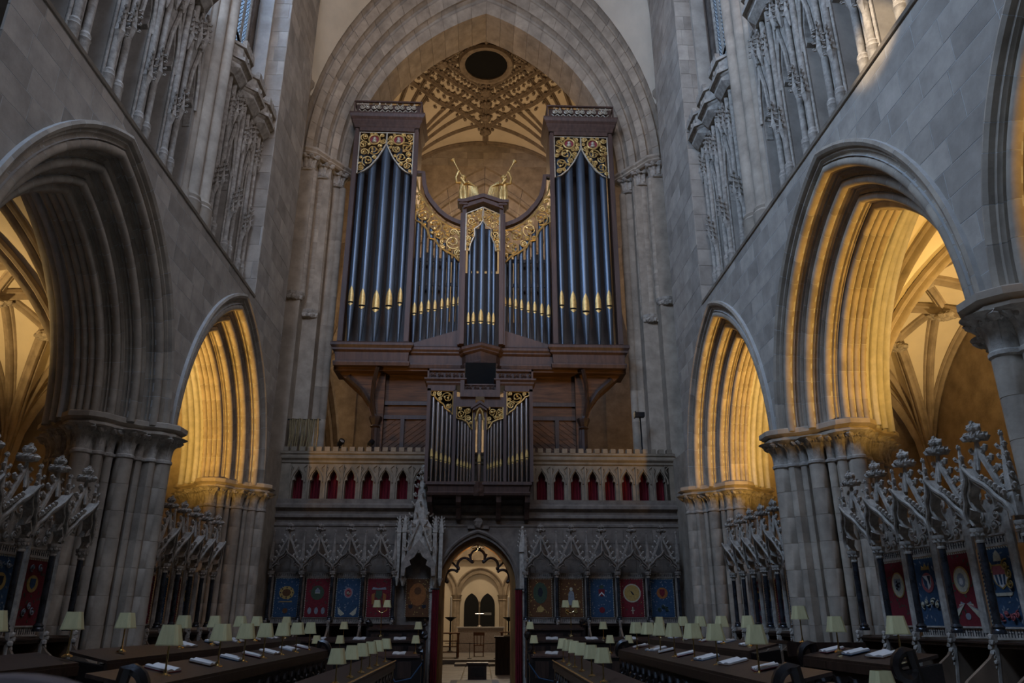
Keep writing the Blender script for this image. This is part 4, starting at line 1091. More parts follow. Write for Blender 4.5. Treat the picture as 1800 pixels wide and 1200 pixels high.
def candle(x, nm):
    t = thing('candlestick', nm, 'candlestick', (x, 40.4, .16), 0, 'altar candlesticks')
    b = MB(); b.lathe([(.22, 0), (.2, .04), (.05, .1), (.04, .8), (.07, .85), (.04, .9), (.04, 1.45), (.28, 1.62), (.30, 1.65), (.1, 1.65)], 12); obj('stand', b, IRON, t, 40)
    b = MB(); b.lathe([(.055, 1.65), (.05, 2.6), (.01, 2.64)], 10); obj('candle', b, PAPER, t, 40)
candle(-1.42, 'tall candle on a dark stand left of the altar'); candle(1.5, 'tall candle on a dark stand right of the altar')
CHW = mat('varnished_chair_wood', (.20, .085, .035), .3, 3, .4, .05, stretch=(5, 5, .6))
def chair(x, y, rz, nm, m=CHW, grp='chairs beyond the doorway'):
    t = thing('wooden_chair', nm, 'chair', (x, y, .16), rz, grp)
    for sx in (-1, 1):
        b = MB(); b.tube([(sx*.2, -.2, 0), (sx*.2, -.2, .45)], .022, 6); obj('leg', b, m, t)
        b = MB(); b.tube([(sx*.2, .2, 0), (sx*.21, .22, .5), (sx*.22, .28, .95)], .022, 6); obj('leg', b, m, t)
    b = MB(); b.box(-.24, .24, -.24, .24, .44, .48); obj('seat', b, m, t)
    b = MB(); b.box(-.25, .25, .25, .29, .86, 1.0); obj('top_rail', b, m, t)
    for k in (-.08, .08):
        b = MB(); b.tube([(k, .22, .48), (k*1.1, .27, .88)], .018, 5); obj('back_slat', b, m, t)
    b = MB(); b.tube([(-.2, -.2, .15), (.2, -.2, .15)], .014, 5); b.tube([(-.2, .2, .18), (.2, .2, .18)], .014, 5); obj('stretcher', b, m, t)
chair(.03, 36.4, pi, 'single wooden chair standing with its back to us before the altar')
t = thing('side_table', 'wooden table with turned legs left of the altar', 'table', (-1.25, 35.4, .16))
b = MB(); b.box(-.5, .45, -.45, .45, .95, 1.0); obj('table_top', b, CHW, t)
for x in (-.42, .37):
    for y in (-.35, .35):
        b = MB(); b.lathe([(.05, 0), (.04, .1), (.055, .2), (.035, .4), (.05, .6), (.035, .8), (.05, .95)], 8, (x, y, 0)); obj('leg', b, CHW, t, 40)
for k in range(3):
    b = MB(); b.box(-.42, .37, -.36, -.33, .2 + .22*k, .24 + .22*k); obj('rail', b, CHW, t)
t = thing('small_table', 'narrow wooden table right of the altar behind the lectern', 'table', (1.35, 36.2, .16))
b = MB(); b.box(-.4, .45, -.3, .3, .98, 1.02); obj('table_top', b, CHW, t)
for x in (-.3, .35):
    b = MB(); b.lathe([(.05, 0), (.03, .2), (.05, .5), (.03, .75), (.05, .98)], 8, (x, 0, 0)); obj('leg', b, CHW, t, 40)
t = thing('oak_lectern', 'boxy oak lectern standing in the right half of the doorway', 'lectern', (.90, 27.0, 0))
b = MB(); b.box(-.3, .3, -.25, .25, 0, 1.12); obj('body', b, OAK, t)
b = MB(); b.box(-.34, .34, -.3, .3, 1.12, 1.17); obj('top', b, OAK, t)
b = MB(); b.box(-.2, .2, -.27, -.25, .5, 1.0); obj('front_panel', b, OAK, t)
b = MB(); b.prism([(-.02, 1.17), (.24, 1.17), (.24, 1.22), (-.02, 1.20)], -.15, .1); obj('book', b, PAPER, t)
t = thing('prayer_desk', 'dark pillar-like desk with flat top in the middle of the doorway', 'desk', (.02, 24.9, 0))
b = MB(); b.box(-.28, .28, -.2, .2, 0, .42); obj('body', b, OAK, t)
b = MB(); b.box(-.33, .33, -.25, .25, .42, .47); obj('top', b, OAK, t)
b = MB(); b.box(-.2, .2, -.22, -.2, .1, .34); obj('front_panel', b, BLACKOAK, t)
t = thing('rope_barrier', 'thin rope barrier on slim posts before the altar steps', 'barrier', (0, 34.2, .16))
for x in (-.9, -.35, .75):
    b = MB(); b.tube([(x, 0, 0), (x, 0, .62)], .014, 5); b.lathe([(.09, 0), (.09, .02)], 8, (x, 0, 0)); obj('post', b, IRON, t)
b = MB(); b.tube([(-1.4, 0, .6), (-.9, 0, .6), (-.35, 0, .59), (.2, 0, .57), (.75, 0, .6)], .01, 4); obj('rope', b, IRON, t)
t = tag(obj('floor_rug', MB().box(-.75, .65, 22.5, 24.4, .0, .02), T_GREY), 'dark bordered rug on the floor of the screen passage', 'rug')
b = MB(); b.box(-.55, .45, 22.7, 24.2, .02, .024); obj('rug_field', b, T_CREAM, t)
# far wall: arcade with double doors
FW = 50.0
b = MB(); b.box(-5, 5, FW + .3, FW + .6, 0, 9); struct(obj('wall_far', b, PLASTER)); FWO = bpy.data.objects['wall_far']
b = MB(); b.box(-5, 5, FW, FW + .3, 5.25, 5.55); b.box(-5, 5, FW + .1, FW + .3, 5.55, 9); obj('far_string_course', b, STONE, FWO)
def far_arch(xc, hw, zs, za, w=.3):
    b = MB(); o = [(xc + x, z) for x, z in door_pts(hw + w, zs, za + w*1.1)[1:-1]]; i = [(xc + x, z) for x, z in door_pts(hw, zs, za)[1:-1]]
    b.band(i, o, FW + .05, FW + .3); obj('blind_arch', b, STONE, FWO, 40)
    b = MB(); b.tube([(x, FW + .02, z) for x, z in o], .07, 6); obj('arch_roll', b, STONE, FWO, 40)
    for s in (-1, 1):
        b = MB(); b.lathe([(.2, .0), (.14, .2), (.14, zs - .35), (.2, zs - .3), (.15, zs - .25), (.24, zs - .05), (.26, zs)], 10, (xc + s*(hw + w*.5), FW + .1, 0)); obj('wall_shaft', b, STONE, FWO, 40)
far_arch(0, 1.22, 3.15, 4.45); far_arch(-2.3, .62, 3.15, 4.45); far_arch(2.3, .62, 3.15, 4.45); far_arch(-4.1, .62, 3.15, 4.45); far_arch(4.1, .62, 3.15, 4.45)
D2 = struct(bpy.data.objects.new('door_2', None)); COL.objects.link(D2)
for s in (-1, 1):
    b = MB(); b.prism([(s*.5 + x, z) for x, z in door_pts(.46, 2.55, 3.25)], FW + .15, FW + .3); obj('door_leaf', b, flat('far_door_black', (.012, .013, .015)), D2)
b = MB(); b.lathe([(.05, 0), (.05, 2.6), (.09, 2.75)], 8, (0, FW + .12, 0)); obj('door_mullion', b, STONE, D2)
b = MB(); b.box(.3, .75, FW + .12, FW + .14, 1.95, 2.1); obj('door_notice', b, T_GREY, D2)
# ================================================================ CANOPIED STALLS
def stall_meshes(w, zb, zc, za, zf, key, detail):
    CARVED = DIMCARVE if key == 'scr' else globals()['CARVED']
    P = {}
    b = MB(); b.lathe([(.075, zb), (.075, zb + .03), (.06, zb + .05), (.068, zb + .07), (.045, zb + .10)], 8); b.lathe([(.042, zb + .1), (.042, zc - .10)], 10, cap=False); P['shaft'] = b.mesh('marble_shaft', MARBLE, 40)
    b = MB(); b.lathe([(.05, zc - .11), (.055, zc - .09), (.045, zc - .08), (.055, zc - .04), (.085, zc), (.095, zc + .02), (.095, zc + .05), (.06, zc + .05)], 8)
    for k in range(8): b.lump((.065*cos(k*pi/4), .065*sin(k*pi/4), zc - .02), .026, 1, 5, 3)
    P['capital'] = b.mesh('capital', CARVED, 40)
    b = MB(); b.lathe([(.05, zb), (.05, zc + .05)], 8); P['jamb'] = b.mesh('stone_jamb', CARVED, 40)
    # cusped nodding ogee arch
    h = za - zc
    half = [(-.5*w + .045, zc + .05), (-.47*w, zc + .14*h + .05), (-.40*w, zc + .33*h), (-.33*w, zc + .42*h), (-.235*w, zc + .37*h), (-.27*w, zc + .55*h), (-.22*w, zc + .70*h), (-.13*w, zc + .78*h), (-.05*w, zc + .88*h), (0, za)]
    ho = [(-.5*w, zc + .10), (-.5*w, zc + .28*h), (-.45*w, zc + .46*h), (-.385*w, zc + .54*h), (-.335*w, zc + .62*h), (-.30*w, zc + .72*h), (-.235*w, zc + .84*h), (-.14*w, zc + .93*h), (-.06*w, zc + 1.03*h), (0, za + .12)]
    inn = half + [(-x, z) for x, z in half[::-1][1:]]; out = ho + [(-x, z) for x, z in ho[::-1][1:]]
    nod = lambda z: -.16*max(0, (z - zc)/h)**1.3
    b = MB(); n = len(inn)
    for dy0, dy1, sh in ((-.05, .05, 0),):
        v = [(x, nod(z) + dy0, z) for x, z in inn] + [(x, nod(z) + dy0, z) for x, z in out] + [(x, nod(z) + dy1, z) for x, z in inn] + [(x, nod(z) + dy1, z) for x, z in out]; f = []
        for i in range(n-1): j = i+1; f += [(i, j, n+j, n+i), (2*n+i, 3*n+i, 3*n+j, 2*n+j), (i, 2*n+i, 2*n+j, j), (n+i, n+j, 3*n+j, 3*n+i)]
        b.add(v, f)
    b.tube([(x*.96, nod(z) - .07, z + .02) for x, z in inn], .018, 5); b.tube([(x*.99, nod(z) - .075, z) for x, z in out], .024, 5)
    P['arch'] = b.mesh('ogee_arch', CARVED, 30)
    # raking gable with central stem
    zg = zf - .30
    b = MB()
    for s in (-1, 1):
        b.tube([(s*.46*w, -.02, zc + .30*h), (s*.24*w, -.05, zc + .30*h + (zg - zc - .3*h)*.5), (0, -.06, zg)], .026, prof=[(-1, -1), (1, -1), (1.3, 0), (1, 1), (-1, 1), (-1.3, 0)], up=(0, 1, 0))
    b.tube([(0, -.10, za + .1), (0, -.06, zg + .12)], .022, 6); P['gable'] = b.mesh('gable', CARVED)
    b = MB(); b.lathe([(.03, zg), (.022, zg + .08), (.045, zg + .10), (.025, zg + .12), (.03, zf - .1)], 8, (0, -.06, 0))
    for k in range(8):
        a = k*pi/4; b.lump((.095*cos(a), -.06 + .095*sin(a), zf - .16), .052, .9, 6, 4, .3, k)
    for k in range(5):
        a = k*1.256; b.lump((.042*cos(a), -.06 + .042*sin(a), zf - .06), .045, 1.1, 6, 4, .3, k + 9)
    b.lump((0, -.06, zf - .02), .04, 1.3, 6, 4, .25, 4); P['finial'] = b.mesh('finial', CARVED)
    zp = zf - .22
    b = MB(); b.rings([[(s1*.04, -.03 + s2*.04, z) for s1, s2 in ((-1,-1),(1,-1),(1,1),(-1,1))] for z in (zc + .1, zc + .3*h + .22)])
    b.rings([[(s1*q, -.03 + s2*q, z) for s1, s2 in ((-1,-1),(1,-1),(1,1),(-1,1))] for q, z in ((.05, zc + .3*h + .2), (.05, zc + .3*h + .24), (.01, zp))]); b.lump((0, -.03, zp + .02), .03, 1.2, 6, 4)
    P['pinnacle'] = b.mesh('pinnacle', CARVED)
    # carved panel and bands behind
    rng = random.Random(hash(key) % 97 if False else 5)
    b = MB(); b.box(-.42*w, .42*w, .33, .37, zc + .02, za - .1)
    for k in range(4):
        for s in (-1, 1):
            q = MB(); spiral(q, s*(.09 + .07*k % .2), zc + .12 + .12*k, .075, k, 1.3, .32, .015, s); b.merge(q)
    P['tympanum'] = b.mesh('carved_panel', CARVED)
    b = MB(); b.box(-.44*w, .44*w, .31, .36, zc - .09, zc + .02); b.box(-.44*w, .44*w, .30, .36, zc + .01, zc + .03); b.box(-.44*w, .44*w, .30, .36, zc - .11, zc - .09); P['band'] = b.mesh('inscribed_band', CARVED)
    b = MB(); b.box(-.44*w, .44*w, .31, .36, zb - .06, zb + .05); b.box(-.46*w, .46*w, .29, .36, zb + .05, zb + .07); b.box(-.46*w, .46*w, .29, .36, zb - .08, zb - .06); P['lowband'] = b.mesh('lower_band', CARVED)
    b = MB(); r = random.Random(4)
    for z0, z1 in ((zc - .075, zc - .005), (zb - .045, zb + .035)):
        for k in range(12):
            x = -.38*w + .76*w*k/11; b.box(x - .004, x + .004, .304, .31, z0, z1)
            if k % 3: b.box(x, x + .03, .304, .31, (z0 + z1)/2, (z0 + z1)/2 + .008)
            if k % 4 == 1: b.box(x, x + .025, .304, .31, z1 - .008, z1)
    P['letters'] = b.mesh('dark_strokes', T_DARK)
    # seat back, divider with S-shaped elbow, carved front post
    b = MB(); b.box(-.5*w, .5*w, -.08, .36, zb - .14, zb - .08); b.box(-.5*w, .5*w, -.1, .3, zb - .1, zb - .09); P['ledge'] = b.mesh('ledge', OAK)
    pr = [(.36, zb - .06), (-.06, zb - .06), (-.10, zb - .14), (-.17, zb - .24), (-.30, zb - .34), (-.46, zb - .46), (-.58, zb - .60), (-.60, zb - .72), (-.52, zb - .84), (-.48, zb - 1.4), (.36, zb - 1.4)]
    b = MB(); b.prism(pr, -.025, .025, 'x'); P['divider'] = b.mesh('stall_divider', mat_div)
    b = MB(); b.tube([(0, -.08, zb), (0, -.10, zb - .35), (0, -.16, zb - .85)], [.045, .035, .035], 6)
    for k in range(7): b.lump((random.uniform(-.02, .02), -.12, zb - .03 - .05*k), .04 - .002*k, 1, 5, 3)
    P['post'] = b.mesh('carved_post', CARVED)
    b = MB(); b.box(-.5*w, .5*w, -.1, .36, zb - .95, zb - .90); P['seat'] = b.mesh('seat', OAK)
    b = MB(); b.box(-.5*w, .5*w, .34, .38, zb - 1.4, zb - .1); P['back'] = b.mesh('seat_back', BLACKOAK)
    P['info'] = (w, zb, zc, za, zf, zg, h, zp); return P
mat_div = mat('worn_brown_oak', (.23, .155, .10), .35, 3, .6, .1, stretch=(1, 1, .5))
def stall(P, M, label, group, last, detail, low=True):
    w, zb, zc, za, zf, zg, h, zp = P['info']; BACK = -.06 if P is PS else .10
    t = thing('canopied_stall', label, 'stall', M=M, group=group)
    for s in ((-1, 1) if last else (-1,)):
        X = T(s*w/2, 0, 0)
        link('marble_shaft', P['shaft'], t, X); c = link('capital', P['capital'], t, X); link('stone_jamb', P['jamb'], t, T(s*w/2, .26 + BACK, 0))
        p = link('pinnacle', P['pinnacle'], t, X)
        if detail:
            for k in range(5):
                for a in (-1, 1): link('crocket', CROCKET, p, T(a*.03*(1 - k*.15), -.03, zc + .3*h + .2 + k*(zp - zc - .3*h - .25)/5) @ R((0 if a > 0 else pi) - .5*a, 'Z') @ S(.065, .065, .065))
        else: 
            pass
        if low: link('stall_divider', P['divider'], t, X); link('carved_post', P['post'], t, X)
    link('ogee_arch', P['arch'], t); g = link('gable', P['gable'], t); link('finial', P['finial'], t)
    for s in (-1, 1):
        for k in range(6):
            f = (k + .5)/6; x = s*.46*w*(1 - f); z = zc + .3*h + (zg - zc - .3*h)*f
            link('crocket', CROCKET, g, T(x + s*.02, -.02 - .04*f, z) @ R(0 if s > 0 else pi, 'Z') @ S(.08, .08, .08))
        if True:
            for k in range(6 if detail else 3):
                f = (k + .6)/(6.4 if detail else 3.4); x = s*w*(.46 - .36*f); z = zc + h*(.5 + .45*f); link('crocket', CROCKET, g, T(x, -.09 - .08*f, z) @ R((0 if s > 0 else pi) - .6*s, 'Z') @ S(.07, .07, .07))
    for k in (('tympanum', 'band', 'lowband') if P is not PS else ('band', 'lowband')): link({'tympanum': 'carved_panel', 'band': 'inscribed_band', 'lowband': 'lower_band'}[k], P[k], t, T(0, BACK, 0))
    stuff(link('lettering_strokes', P['letters'], t, T(0, BACK, 0)))
    if low:
        for k in ('ledge', 'seat', 'back'): link({'ledge': 'ledge', 'seat': 'seat', 'back': 'seat_back'}[k], P[k], t)
    return t
def ell(cx, cz, a, c, n=22): return [(cx + a*cos(2*pi*k/n), cz + c*sin(2*pi*k/n)) for k in range(n)]
def shieldp(cx, cz, a, c): return [(cx - a, cz + c), (cx + a, cz + c), (cx + a, cz - .1*c), (cx + .75*a, cz - .55*c), (cx, cz - c), (cx - .75*a, cz - .55*c), (cx - a, cz - .1*c)]
def tapestry(M, w, z0, z1, field, kind, label, y=.41):
    hw = w/2; H = z1 - z0; zc = z0 + H*.62
    t = thing('tapestry', label, 'tapestry', M=M, group='heraldic tapestries')
    b = MB(); b.box(-hw, hw, y, y + .012, z0, z1); obj('field', b, field, t)
    b = MB(); n = int(H/.045)
    for k in range(n):
        for s in (-1, 1):
            z = z0 + k*H/n; b.prism([(s*hw, z), (s*(hw - .022), z + .012), (s*(hw - .022), z + .03), (s*hw, z + .02)], y - .006, y)
    for k in range(int(w/.045)):
        x = -hw + k*.045; b.prism([(x, z1), (x + .02, z1), (x + .03, z1 - .02), (x + .01, z1 - .02)], y - .006, y)
    stuff(obj('corded_border', b, T_CREAM, t))
    b = MB(); rg = random.Random(int(abs(M.translation.x*31 + M.translation.y*17)))
    for k in range(34):
        x = rg.uniform(-hw*.86, hw*.86); z = z0 + H*rg.uniform(.05, .95); a = rg.uniform(0, 6.3)
        b.prism([(x + .028*cos(a), z + .028*sin(a)), (x + .012*cos(a + 1.6), z + .012*sin(a + 1.6)), (x - .028*cos(a), z - .028*sin(a)), (x + .012*cos(a - 1.6), z + .012*sin(a - 1.6))], y - .003, y)
    stuff(obj('leaf_ground', b, T_GREEN if field is T_RED else (T_GREY if field is T_BLUE else T_GOLD), t))
    def pl(name, poly, m, d): b = MB(); b.prism(poly, y - d, y); return obj(name, b, m, t)
    def scrolls(m, pts, r=.05, nm='scroll_leaf'):
        for (x, z) in pts:
            s = MB(); spiral(s, x, z, r, x*9, 1.4, y - .006, .010, 1 if x > 0 else -1); obj(nm, s, m, t)
    if kind == 'oval_beast':
        pl('oval_rim', ell(0, zc, hw*.50, H*.20), T_GOLD, .005); pl('oval', ell(0, zc, hw*.44, H*.18), T_CREAM, .008); pl('shield', shieldp(0, zc, hw*.26, H*.10), T_GREY, .011)
        b = MB()
        for k in range(9): b.lump((hw*.2*cos(k*2.4)*(k/9), y - .012, zc + H*.085*sin(k*2.4)*(k/9)), .018, 1, 5, 3)
        obj('beast', b, T_DARK if field is T_RED else T_WHITE, t)
    elif kind == 'oval_wings':
        pl('oval_rim', ell(0, zc, hw*.48, H*.19), T_GOLD, .005); pl('oval', ell(0, zc, hw*.42, H*.165), T_CREAM, .008); pl('lion_mask', ell(0, zc, hw*.24, H*.10, 9), T_GREY, .011); pl('lion_mask', ell(0, zc - H*.02, hw*.12, H*.05, 7), T_WHITE, .014)
        for s in (-1, 1):
            for k in range(5): pl('wing_feather', [(s*hw*.06, z0 + H*.30), (s*hw*(.30 + .11*k), z0 + H*(.33 - .035*k)), (s*hw*(.34 + .1*k), z0 + H*(.28 - .05*k))], (T_GREY, T_CREAM, T_PINK)[k % 3], .006 + .0008*k)
        pl('small_oval', ell(0, z0 + H*.13, hw*.16, H*.045), T_GREY, .006)
    elif kind == 'oval_shield':
        pl('oval_rim', ell(0, zc, hw*.42, H*.145), T_PINK, .005); pl('shield', shieldp(0, zc, hw*.27, H*.105), T_WHITE, .009)
        pl('shield_charge', [(-hw*.27, zc + H*.1), (0, zc + H*.02), (0, zc - H*.1), (-hw*.2, zc - H*.05)], T_BLUE, .012); pl('shield_charge', [(hw*.27, zc + H*.1), (hw*.05, zc + H*.1), (hw*.2, zc - H*.05)], T_DARK, .012)
        pl('crown', [(-hw*.3, zc + H*.19), (hw*.3, zc + H*.19), (hw*.25, zc + H*.25), (hw*.12, zc + H*.22), (0, zc + H*.28), (-hw*.12, zc + H*.22), (-hw*.25, zc + H*.25)], T_GOLD, .008)
        scrolls(T_CREAM, [(-hw*.5, z0 + H*.3), (hw*.5, z0 + H*.3), (-hw*.2, z0 + H*.34), (hw*.2, z0 + H*.34)], .05)
    elif kind == 'striped_shield':
        for s in (-1, 1): scrolls(T_GOLD, [(s*hw*.52, zc + H*.04), (s*hw*.5, zc - H*.09), (s*hw*.4, zc + H*.14)], .07)
        pl('shield_rim', shieldp(0, zc, hw*.42, H*.16), T_GOLD, .006); pl('shield', shieldp(0, zc, hw*.36, H*.14), T_WHITE, .009); pl('shield_chief', [(-hw*.36, zc + H*.14), (hw*.36, zc + H*.14), (hw*.36, zc + H*.03), (-hw*.36, zc + H*.03)], T_PINK, .012)
        for k in (-.22, 0, .22): pl('shield_stripe', [(hw*(k - .05), zc + H*.03), (hw*(k + .05), zc + H*.03), (hw*(k*.7 + .04), zc - H*.1), (hw*(k*.7 - .04), zc - H*.1)], T_BLUE, .012)
        pl('mitre', [(-hw*.2, zc + H*.2), (hw*.2, zc + H*.2), (hw*.16, zc + H*.28), (0, zc + H*.34), (-hw*.16, zc + H*.28)], T_CREAM, .008); pl('ribbon', [(-hw*.4, zc - H*.24), (hw*.4, zc - H*.24), (hw*.46, zc - H*.20), (-hw*.46, zc - H*.20)], T_CREAM, .008)
        scrolls(T_PINK, [(-.1, z0 + H*.12), (0, z0 + H*.16), (.1, z0 + H*.11), (.18, z0 + H*.15)], .045, 'flower')
    elif kind == 'cartouche':
        pl('cartouche', ell(0, zc, hw*.62, H*.17, 10), T_GOLD, .006); pl('cartouche_field', ell(0, zc, hw*.36, H*.10, 8), T_BROWN, .009)
        for k in range(8): pl('cartouche_stud', ell(hw*.5*cos(k*.785), zc + H*.13*sin(k*.785), .02, .02, 6), T_DARK, .009)
        pl('ribbon', [(-hw*.5, zc - H*.24), (hw*.5, zc - H*.24), (hw*.5, zc - H*.22), (-hw*.5, zc - H*.22)], T_GOLD, .006); pl('emblem', ell(0, z0 + H*.16, hw*.22, H*.07, 8), T_BROWN, .006)
    elif kind == 'mitre':
        pl('mantle', ell(0, zc, hw*.55, H*.19, 14), T_GREEN, .005); pl('mitre', [(-hw*.2, zc - .02), (hw*.2, zc - .02), (hw*.2, zc + .06), (0, zc + .13), (-hw*.2, zc + .06)], T_GREY, .009); pl('band', [(-hw*.2, zc - .02), (hw*.2, zc - .02), (hw*.2, zc), (-hw*.2, zc)], T_CREAM, .012)
        for x in (-.55, 0, .55): pl('tassel', ell(x*hw, z0 + H*.16, hw*.16, H*.09, 8), T_GREY, .006)
    elif kind == 'medallion_red':
        pl('medallion_rim', ell(0, zc, hw*.36, H*.14), T_GREY, .005); pl('medallion', ell(0, zc, hw*.29, H*.115), T_PINK, .008); pl('medallion_field', ell(0, zc, hw*.18, H*.07), T_RED, .011); scrolls(T_CREAM, [(0, zc)], .05)
        for s in (-1, 1): pl('wing', [(s*hw*.2, z0 + H*.08), (s*hw*.8, z0 + H*.26), (s*hw*.7, z0 + H*.08), (s*hw*.5, z0 + H*.03)], T_CREAM, .006)
    elif kind == 'figure':
        pl('hat', [(-hw*.6, zc + H*.08), (hw*.6, zc + H*.08), (hw*.5, zc + H*.15), (hw*.1, zc + H*.12), (-hw*.1, zc + H*.12), (-hw*.5, zc + H*.15)], T_GREY, .006); pl('shield', shieldp(0, zc - H*.06, hw*.26, H*.12), T_GREEN, .007)
        for s in (-1, 1): pl('supporter', [(s*hw*.35, zc), (s*hw*.6, zc - H*.05), (s*hw*.55, zc - H*.3), (s*hw*.35, zc - H*.28)], T_ORANGE, .006)
    elif kind == 'round':
        pl('roundel_rim', ell(0, zc, hw*.74, hw*.74), T_CREAM, .005); pl('roundel', ell(0, zc, hw*.64, hw*.64), T_GOLD, .008); pl('emblem', [(-.05, zc + .05), (.0, zc + .04), (.06, zc - .04), (.02, zc - .05)], T_DARK, .011)
        pl('cross_bar', [(-.012, z0 + H*.08), (.012, z0 + H*.08), (.012, z0 + H*.26), (-.012, z0 + H*.26)], T_CREAM, .006); pl('cross_bar', [(-.05, z0 + H*.16), (.05, z0 + H*.16), (.05, z0 + H*.18), (-.05, z0 + H*.18)], T_CREAM, .006)
        for k in range(6): pl('star', ell(hw*.75*(-1)**k, z0 + H*(.1 + .14*k), .012, .012, 5), T_GOLD, .006)
    elif kind == 'chevron':
        pl('shield', shieldp(0, zc, hw*.25, H*.10), T_RED, .007); pl('chevron', [(-hw*.24, zc - .05), (0, zc + .03), (hw*.24, zc - .05), (hw*.24, zc - .09), (0, zc - .01), (-hw*.24, zc - .09)], T_WHITE, .010)
        pl('crest', ell(0, zc + H*.16, hw*.2, H*.05, 9), T_GREEN, .006); pl('rose', ell(0, z0 + H*.18, hw*.24, H*.08, 9), T_RED, .006)
    elif kind == 'crest':
        pl('crest', ell(0, zc, hw*.48, H*.15, 10), T_ORANGE, .006); pl('shield', shieldp(0, zc, hw*.22, H*.10), T_RED, .009); scrolls(T_GREEN, [(-.1, z0 + H*.2), (.1, z0 + H*.2), (0, z0 + H*.28)], .06)
    elif kind == 'golden':
        pl('ground', ell(0, zc - .04, hw*.7, H*.30, 12), T_ORANGE, .005); pl('emblem', ell(0, zc + .05, hw*.3, H*.10, 9), T_BROWN, .008)
        for s in (-1, 1): pl('small_shield', shieldp(s*hw*.55, z0 + H*.26, hw*.17, H*.05), T_DARK, .008)
    elif kind == 'dim':
        pl('ground', ell(0, zc, hw*.6, H*.28, 12), T_GREEN, .005); pl('emblem', ell(0, zc + .02, hw*.22, H*.13, 7), T_DARK, .008); pl('emblem', ell(0, z0 + H*.2, hw*.3, H*.08, 9), T_GOLD, .006)
    elif kind == 'bishop':
        pl('robe', [(-hw*.3, z0 + H*.3), (hw*.3, z0 + H*.3), (hw*.22, zc), (hw*.12, zc + H*.05), (-hw*.12, zc + H*.05), (-hw*.22, zc)], T_GREY, .006); pl('head', ell(0, zc + H*.1, hw*.13, H*.05), T_CREAM, .008); scrolls(T_GOLD, [(-.12, z0 + H*.15), (.12, z0 + H*.15)], .06)
    else:
        pl('medallion', ell(0, zc, hw*.4, H*.13), T_GOLD, .006); pl('emblem', shieldp(0, zc, hw*.2, H*.08), T_DARK if field is T_BLUE else T_BLUE, .009); scrolls(T_GREY, [(-.1, z0 + H*.2), (.1, z0 + H*.2), (0, z0 + H*.3), (-.1, zc + H*.24), (.1, zc + H*.24)], .055)
    return t
PN = stall_meshes(.765, 1.55, 2.62, 3.16, 3.80, 'near', True)
PF = stall_meshes(.66, 1.55, 2.62, 3.16, 3.85, 'far', True)
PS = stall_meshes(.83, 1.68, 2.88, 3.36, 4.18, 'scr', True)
def SM(sx, y, x=5.75): return T(sx*x, y, 0) @ R(-sx*pi/2, 'Z')
RNEAR = [('red', T_RED, 'oval_beast', 'crimson tapestry with cream oval and dark beast, nearest the big right pier'),
         ('blue', T_BLUE, 'oval_shield', 'blue tapestry with a rose-rimmed oval around a blue and white shield'),
         ('red', T_RED, 'oval_wings', 'crimson tapestry with white lion mask in an oval above spread wings'),
         ('blue', T_BLUE, 'striped_shield', 'blue tapestry with gold-scrolled shield striped blue and white under red')]
for k in range(5):
    y = 11.6 - .765*(k + .5)
    # on the right wall local x runs towards the viewer as world y falls
    stall(PN, SM(1, y), '%s canopied stall from the big pier in the near row on the right' % ORD[k], 'stalls along the right wall', k == 4, True)
    if k < 4: 
        _, f, kd, lb = RNEAR[k]; tapestry(SM(1, y), .68, 1.62, 2.50, f, kd, lb)
    yl = 11.65 - .765*(k + .5)
    if k < 4:
        stall(PN, SM(-1, yl), '%s canopied stall from the big pier in the near row on the left' % ORD[k], 'stalls along the left wall', k == 0, True)
        tapestry(SM(-1, yl), .68, 1.62, 2.50, T_RED if k != 1 else T_BLUE, 'plain', '%s tapestry in the %s stall from the left big pier, near row' % ('dim blue' if k == 1 else 'dim red', ORD[k]))
for k in range(5):
    y = 17.4 - .66*(k + .5); c = k % 2
    stall(PF, SM(1, y), '%s canopied stall from the screen in the far row on the right' % ORD[k], 'stalls along the right wall', k == 4, False)
    tapestry(SM(1, y), .58, 1.62, 2.50, T_BLUE if c else T_RED, 'plain', '%s tapestry in the %s far-row stall from the screen, right wall' % ('blue' if c else 'dark red', ORD[k]))
    stall(PF, SM(-1, y), '%s canopied stall from the screen in the far row on the left' % ORD[k], 'stalls along the left wall', k == 0, False)
    tapestry(SM(-1, y), .58, 1.62, 2.50, T_BLUE if not c else T_RED, 'plain', '%s tapestry in the %s far-row stall from the screen, left wall' % ('blue' if not c else 'dark red', ORD[k]))
SL = [(-5.16, T_BLUE, 'cartouche', 'dark blue tapestry with golden cartouche, leftmost on the screen'), (-4.33, T_RED, 'mitre', 'dark red tapestry with grey mitre, second from left on the screen'),
      (-3.5, T_BLUE, 'medallion_red', 'dark blue tapestry with rose medallion and pale wings on the screen'), (-2.67, T_RED, 'figure', 'dark red tapestry with grey hat and supporters beside the spired canopy')]
SR = [(1.73, T_BROWN, 'dim', 'brown tapestry with dim dark emblem just right of the doorway'), (2.58, T_BROWN, 'bishop', 'brownish tapestry with grey robed figure, second right of the doorway'), (3.42, T_BLUE, 'chevron', 'dark blue tapestry with red shield and white chevron'),
      (4.26, T_RED, 'round', 'dark red tapestry with large golden roundel'), (5.1, T_BLUE, 'crest', 'dark blue tapestry with orange crest, rightmost on the screen')]
for i, (x, f, kd, lb) in enumerate(SL):
    stall(PS, T(x, 21.42, 0), '%s canopied stall from the left along the screen' % ORD[i], 'stalls along the screen', i == 3, False); tapestry(T(x, 21.42, 0), .66, 1.76, 2.76, f, kd, lb, .25)
for i, (x, f, kd, lb) in enumerate(SR):
    stall(PS, T(x, 21.42, 0), '%s canopied stall right of the screen doorway' % ORD[i], 'stalls along the screen', i == 4, False); tapestry(T(x, 21.42, 0), .66, 1.76, 2.76, f, kd, lb, .25)
